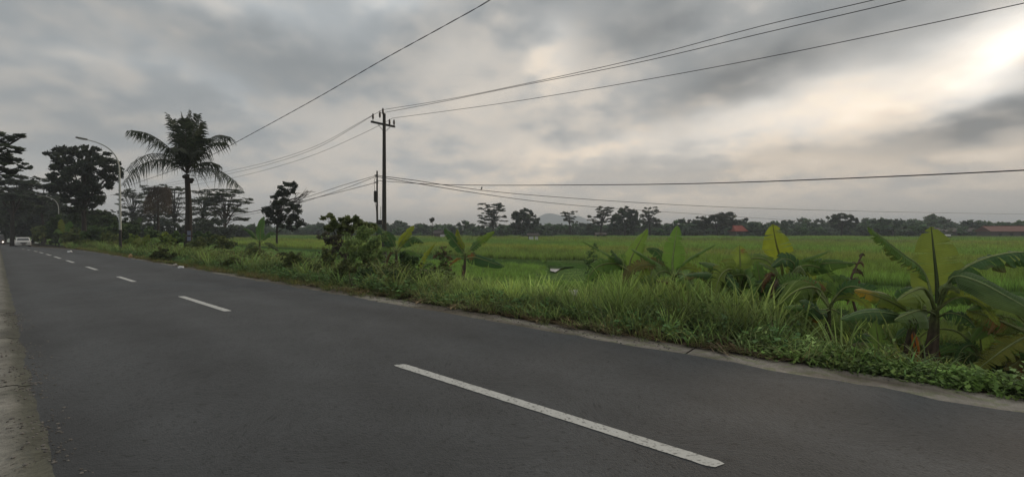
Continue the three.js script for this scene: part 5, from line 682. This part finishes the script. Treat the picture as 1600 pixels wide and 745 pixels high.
wire('thick telephone cable sagging level to the right across the sky above the field', along(16.07, [[588, 282], [650, 286.5], [720, 289], [900, 289], [1100, 286.5], [1350, 277.5], [1600, 266], [1700, 260]]), 0.017);
const plan = (A, B, pts) => pts.map(([x, y]) => { const k = (x - 800) / FOCAL, u = (k * A[1] - A[0]) / ((B[0] - A[0]) - k * (B[1] - A[1])); return at(x, y, lerp(A[1], B[1], u)); });
wire('upper of two thin cables slanting down over the field to the far right', plan([-8.44, 28], [115, 100], [[588.8, 274], [650, 282], [750, 297], [900, 310], [1100, 322], [1350, 330], [1600, 334.5], [1615, 334.7]]), 0.022);
wire('lower of two thin cables slanting down into the treeline on the right', plan([-8.44, 28], [107, 150], [[588.8, 276], [660, 288], [760, 304], [870, 318], [1100, 335], [1300, 348]]), 0.024);
wire('upper telephone cable running left from the thin pole', along(16, [[588, 274], [540, 288], [480, 307.5], [430, 322], [390, 331], [330, 341]]), 0.015);
wire('middle telephone cable running left from the thin pole', along(16.3, [[588, 275.5], [545, 292], [500, 307], [455, 321], [400, 333], [330, 344]]), 0.015);
wire('lowest telephone cable running left from the thin pole behind the small tree', along(16, [[588, 285], [540, 297.5], [480, 312], [440, 321], [390, 331.5], [330, 343]]), 0.017);
{
  const p = plan([-8.44, 28], [115, 100], [[752.5, 296]])[0], g = thing('bird', 'tiny dark bird perched on the upper slanting cable', 'bird', p); g.rotation.y = 0.5;
  const b = new THREE.SphereGeometry(1, 10, 8); b.scale(0.05, 0.065, 0.085); b.rotateX(-0.6); b.translate(0, 0.085, 0); const h = new THREE.SphereGeometry(0.038, 8, 6); h.translate(0, 0.16, 0.045); mesh('body', merge([b, h]), M.bird, g);
  const k = new THREE.ConeGeometry(0.012, 0.04, 5); k.rotateX(PI / 2); k.translate(0, 0.16, 0.095); mesh('beak', k, M.bird, g); const tl = box(0.04, 0.012, 0.12, 0, 0, 0); tl.rotateX(-0.9); tl.translate(0, 0.01, -0.08); mesh('tail', tl, M.bird, g);
}
// street lamps
function lamp(label, x, n) {
  const Z = depthAt(x, n), p = V((x - 800) / FOCAL * Z, 0, -Z), [s, m] = sn(p); p.y = hgt(s, m);
  const g = thing('street_lamp', label, 'street lamp', p, 'curved-arm street lamps along the road'), a = V(-0.6402, 0, 0.7682);
  mesh('base', tube([V(0, -0.2, 0), V(0, 1.7, 0)], 0.10, 0.09, 2, 12), M.black, g);
  mesh('pole', tube([V(0, 1.7, 0), V(0, 4.0, 0), V(0, 5.65, 0)], 0.085, 0.055, 6, 12), M.lampPale, g);
  const A = (o, y) => a.clone().multiplyScalar(o).setY(y);
  mesh('arm', tube([A(0, 5.65), A(0.02, 6.4), A(0.2, 7.1), A(0.65, 7.68), A(1.25, 7.98), A(1.8, 8.1)], 0.05, 0.03, 22, 9), M.lampPale, g);
  const hd = new RoundedBoxGeometry(0.62, 0.10, 0.24, 3, 0.04); hd.rotateZ(-0.12); hd.rotateY(atan2(a.z, -a.x) + 0); const c = A(2.02, 8.14); hd.translate(c.x, c.y, c.z); mesh('lamp_head', hd, M.grey, g);
  const ln = new RoundedBoxGeometry(0.36, 0.03, 0.18, 2, 0.012); ln.rotateZ(-0.12); ln.rotateY(atan2(a.z, -a.x)); ln.translate(c.x, c.y - 0.06, c.z); mesh('lens', ln, M.lampGlass, g);
  return g;
}
lamp('nearer street lamp, pale pole with black foot and curved arm, left of the palm', 187, 6.9);
lamp('farther street lamp, mostly hidden against the dark trees at the left', 91, 8.6);

// ---------------------------------------------------------------- vehicles
function profile(pts, width, bevel = 0.05) { const s = new THREE.Shape(pts.map(([x, y]) => new THREE.Vector2(x, y))), g = new THREE.ExtrudeGeometry(s, { depth: width - bevel * 2, bevelEnabled: true, bevelSize: bevel, bevelThickness: bevel, bevelSegments: 2 }); g.translate(0, 0, -(width - bevel * 2) / 2); return g; }
function vehicle(name, label, cat, s, n, o) {                        // nose towards +x
  const g = thing(name, label, cat, RP(s, n, dip(s) + 0.015)); g.rotation.y = atan2(-C2, S2) + (o.turn || 0);
  mesh('body', profile(o.body, o.w, 0.07), o.paint, g); mesh('cabin', profile(o.cabin, o.w - 0.14, 0.08), o.paint, g);
  const W = o.w / 2 - 0.055;
  for (const z of [-1, 1]) for (const q of o.side) { const sh = new THREE.ShapeGeometry(new THREE.Shape(q.map(([x, y]) => new THREE.Vector2(x, y)))); if (z < 0) sh.rotateY(PI), sh.scale(-1, 1, 1); sh.translate(0, 0, z * (W - 0.008)); const w = mesh('side_window', sh, M.glass, g); w.material.side = THREE.DoubleSide; }
  const pane = (a, b, w) => { const t = new Tri(), d = V(b[1] - a[1], a[0] - b[0], 0).normalize().multiplyScalar(a[2] * 0.014); t.quad(V(a[0], a[1], -w).add(d), V(a[0], a[1], w).add(d), V(b[0], b[1], w * 0.9).add(d), V(b[0], b[1], -w * 0.9).add(d), [1, 1, 1]); return t.geo(); };
  mesh('windscreen', pane([...o.ws[0], 1], o.ws[1], W - 0.1), M.glass, g); mesh('rear_window', pane([...o.rw[0], -1], o.rw[1], W - 0.12), M.glass, g);
  for (const x of o.axles) for (const z of [-1, 1]) { const t = new THREE.CylinderGeometry(o.wheel, o.wheel, 0.2, 22); t.rotateX(PI / 2); t.translate(x, o.wheel, z * (o.w / 2 - 0.09)); const w = mesh('wheel', t, M.tyre, g), r = new THREE.CylinderGeometry(o.wheel * 0.62, o.wheel * 0.55, 0.21, 14); r.rotateX(PI / 2); r.translate(x, o.wheel, z * (o.w / 2 - 0.085)); mesh('rim', r, M.rim, w); }
  for (const z of [-1, 1]) { mesh('headlight', box(0.10, 0.16, 0.34, o.nose - 0.02, o.hl, z * (o.w / 2 - 0.28), 0.04), o.lit ? M.lampOn : M.lampGlass, g); mesh('tail_light', box(0.06, 0.22, 0.16, o.tail + 0.01, o.hl + 0.12, z * (o.w / 2 - 0.15), 0.03), M.tailRed, g); mesh('mirror', box(0.10, 0.13, 0.18, o.ws[0][0] - 0.2, o.ws[0][1] + 0.08, z * (o.w / 2 + 0.06), 0.04), o.paint, g); }
  mesh('grille', box(0.05, 0.18, 0.7, o.nose + 0.02, o.hl - 0.06, 0, 0.02), M.black, g); mesh('bumper', box(0.16, 0.18, o.w - 0.08, o.nose - 0.02, 0.36, 0, 0.06), o.bump || o.paint, g); mesh('number_plate', box(0.03, 0.12, 0.42, o.nose + 0.075, 0.40, 0, 0.008), M.plate, g);
  return g;
}
M.lampOn = new THREE.MeshStandardMaterial({ color: 0xffffff, emissive: new THREE.Color(1, 0.96, 0.88), emissiveIntensity: 6 });
{
  const p = at(34.5, 386, 74), [s, n] = sn(p);
  vehicle('car', 'white car far down the road at the left', 'car', s, n, { w: 1.68, paint: M.white, wheel: 0.3, nose: 2.0, tail: -2.0, hl: 0.68, axles: [1.25, -1.25], bump: M.white,
    body: [[-1.95, 0.28], [1.9, 0.25], [1.95, 0.55], [1.85, 0.8], [0.9, 0.95], [-1.85, 0.98], [-1.95, 0.7]], cabin: [[-1.75, 0.9], [1.0, 0.9], [0.35, 1.38], [-0.2, 1.46], [-1.3, 1.44], [-1.7, 1.2]], ws: [[0.99, 0.98], [0.40, 1.42]], rw: [[-1.86, 1.0], [-1.72, 1.36]],
    side: [[[0.75, 0.98], [0.3, 1.34], [-0.3, 1.38], [-0.3, 0.98]], [[-0.38, 0.98], [-0.38, 1.38], [-1.2, 1.36], [-1.5, 1.02]]] });
}
{
  const p = at(-5, 388, 86), [s, n] = sn(p), g = vehicle('van', 'dark van with lit headlights at the left frame edge, beyond the white car', 'van', s, n, { w: 1.8, paint: M.red, wheel: 0.33, nose: 2.1, tail: -2.2, hl: 0.62, axles: [1.35, -1.4], bump: M.red, lit: true,
    body: [[-2.2, 0.3], [2.05, 0.28], [2.1, 0.6], [2.0, 0.9], [1.5, 1.02], [-2.15, 1.05], [-2.2, 0.7]], cabin: [[-2.1, 1.0], [1.5, 1.0], [0.95, 1.68], [0.6, 1.78], [-2.0, 1.78]], ws: [[1.52, 1.08], [0.98, 1.70]], rw: [[-2.21, 1.1], [-2.16, 1.65]],
    side: [[[1.15, 1.08], [0.75, 1.62], [0.1, 1.64], [0.1, 1.08]], [[0.0, 1.08], [0.0, 1.64], [-1.85, 1.64], [-1.85, 1.08]]] });
  mesh('roof_rack', box(2.2, 0.07, 1.5, -0.4, 1.92, 0, 0.03), M.chrome, g);
  for (const z of [-0.62, 0.62]) { const l = new THREE.PointLight(0xfff0dc, 2.0); l.name = 'headlight_glow'; l.position.set(2.2, 0.62, z); l.castShadow = true; g.add(l); }
}
// ---------------------------------------------------------------- buildings across the field
function house(name, label, x, y, Z, o) {
  const p = at(x, y, Z); p.y = -0.8; const g = thing(name, label, o.cat || 'house', p); g.rotation.y = o.turn || 0;
  const { w, d, h, e } = o;
  mesh('wall', box(w, h, d, 0, h / 2, 0), o.wall, g);
  const t = new Tri(), a = w / 2 + e, b = d / 2 + e, y0 = h - 0.05, y1 = h + o.rise, q = o.hip || 0, T = 0.14;
  for (const k of [0, -T]) { t.quad(V(-a, y0 + k, b), V(a, y0 + k, b), V(a - q, y1 + k, 0), V(-a + q, y1 + k, 0), [1, 1, 1]); t.quad(V(a, y0 + k, -b), V(-a, y0 + k, -b), V(-a + q, y1 + k, 0), V(a - q, y1 + k, 0), [1, 1, 1]); t.tri(V(a, y0 + k, b), V(a, y0 + k, -b), V(a - q, y1 + k, 0), [1, 1, 1]); t.tri(V(-a, y0 + k, -b), V(-a, y0 + k, b), V(-a + q, y1 + k, 0), [1, 1, 1]); }
  t.quad(V(-a, y0 - T, b), V(a, y0 - T, b), V(a, y0, b), V(-a, y0, b), [1, 1, 1]);
  const rf = mesh('roof', t.geo(), o.roof, g); rf.material.side = THREE.DoubleSide; mesh('ridge', box(2 * a - 2 * q, 0.16, 0.3, 0, y1 + 0.02, 0), o.roof, rf);
  for (const wx of o.windows || []) { const f = mesh('window', box(1.1, 1.1, 0.1, wx, h * 0.55, d / 2 + 0.03), M.timber, g); mesh('pane', box(0.9, 0.9, 0.04, wx, h * 0.55, d / 2 + 0.09), M.glass, f); }
  if (o.door != null) mesh('door', box(1.0, 2.0, 0.1, o.door, 1.0, d / 2 + 0.03), M.timber, g);
  return g;
}
house('house', 'low house with an orange-red roof across the field', 1153, 366, 158, { w: 3.7, d: 4, h: 2.7, e: 0.5, rise: 1.9, hip: 0.6, wall: M.wallDark, roof: M.roofRed, windows: [-1.2, 1.2], door: 0, turn: 0.12 });
house('shed', 'small dark shed with a peaked roof, left of the field banana plant', 685, 372, 135, { w: 2.3, d: 2.3, h: 1.9, e: 0.25, rise: 1.0, wall: M.wallDark, roof: M.roofDark, door: 0.3, cat: 'shed' });
house('shed', 'tiny white-walled shed beside the dark peaked shed', 691, 372, 132, { w: 1.0, d: 1.2, h: 1.2, e: 0.1, rise: 0.3, wall: M.wallWhite, roof: M.roofGrey, cat: 'shed' });
house('house', 'house with a pale slanting roof among the trees, right of the ball-shaped crown', 715, 366, 195, { w: 5.5, d: 5, h: 3.0, e: 0.6, rise: 1.9, wall: M.wallTan, roof: M.roofGrey, windows: [-1.5, 1.5], turn: 0.5 });
house('house', 'low tan building at the field edge between the tall far trees', 938, 370, 150, { w: 3.4, d: 3, h: 1.6, e: 0.25, rise: 0.6, wall: M.wallTan, roof: M.roofDark, windows: [-1, 1], door: 0 });
house('long_building', 'long low building with a reddish-brown roof at the right edge', 1580, 366, 150, { w: 15, d: 6, h: 2.6, e: 0.5, rise: 1.7, wall: M.wallDark, roof: M.roofBrown, windows: [-5, -2, 1, 4], cat: 'building', turn: -0.2 });
house('long_building', 'long low building with a grey-brown roof beyond the largest banana plant', 1490, 366, 165, { w: 12, d: 6, h: 2.5, e: 0.5, rise: 1.3, wall: M.wallDark, roof: M.wallDark, windows: [-3, 0, 3], cat: 'building', turn: -0.15 });
{
  const p = at(833, 379, 92); p.y = -0.75; const g = thing('field_hut', 'small field hut with two white sheet walls in the rice', 'hut', p);
  for (const [x, z] of [[-0.95, 0.6], [0.95, 0.6], [-0.95, -0.6], [0.95, -0.6]]) mesh('post', bar(V(x, -0.1, z), V(x, 1.55, z), 0.05), M.timber, g);
  const r = profile([[-0.85, 1.5], [0, 1.95], [0.85, 1.5], [0.85, 1.58], [0, 2.06], [-0.85, 1.58]], 2.5, 0.01); r.rotateY(PI / 2); mesh('roof', r, M.roofDark, g);
  mesh('wall_sheet', box(0.95, 1.0, 0.03, -0.42, 0.95, 0.64), M.sheetWhite, g); mesh('wall_sheet', box(0.62, 1.15, 0.03, 0.64, 0.85, 0.66), M.sheetWhite, g); mesh('platform', box(1.9, 0.08, 1.3, 0, 0.42, 0), M.timber, g);
}
{
  const p = at(1482, 367, 120); p.y = -0.3; const g = thing('field_cart', 'tiny white covered cart at the far field edge', 'cart', p);
  mesh('cover', box(1.1, 0.5, 0.8, 0, 0.9, 0, 0.12), M.sheetWhite, g); mesh('tray', box(1.2, 0.2, 0.9, 0, 0.55, 0, 0.03), M.timber, g); for (const x of [-0.4, 0.4]) { const w = new THREE.CylinderGeometry(0.26, 0.26, 0.08, 16); w.rotateX(PI / 2); w.translate(x, 0.26, 0.48); mesh('wheel', w, M.tyre, g); }
}
// ---------------------------------------------------------------- stones and litter on the verge
function rock(label, x, y, sx, sy, sz, mat, seed, name = 'stone', cat = 'stone') {
  const g = new THREE.IcosahedronGeometry(1, 3), p = g.attributes.position, v = V(0, 0, 0); for (let i = 0; i < p.count; i++) { v.fromBufferAttribute(p, i); const k = 1 + 0.45 * N3(v.x * 1.3 + seed, v.y * 1.3, v.z * 1.3) + 0.15 * N3(v.x * 4, v.y * 4 + seed, v.z * 4); p.setXYZ(i, v.x * k * sx, max(-0.3, v.y * k) * sy, v.z * k * sz); } g.computeVertexNormals();
  const m = mesh(name, g, mat), q = at(x, y, FOCAL * EYE / (y - 362)); q.y = 0.02; m.position.copy(q); m.rotation.y = seed; tag(m, label, cat); return m;
}
rock('pale ochre stone at the road edge beside the nearer street lamp foot', 203, 402.5, 0.11, 0.2, 0.10, M.stoneOchre, 1);
rock('grey stone at the road edge left of the white litter', 273, 416, 0.10, 0.10, 0.09, M.stone, 4);
rock('white crumpled litter at the road edge below the palm', 282, 418.6, 0.14, 0.07, 0.10, M.litter, 6, 'litter', 'litter');
rock('white crumpled litter on the verge near the farther street lamp', 108, 394, 0.22, 0.10, 0.14, M.litter, 9, 'litter', 'litter');

scene.traverse((o) => { if (o.isMesh) { o.castShadow = true; o.receiveShadow = true; } });
renderer.render(scene, camera);
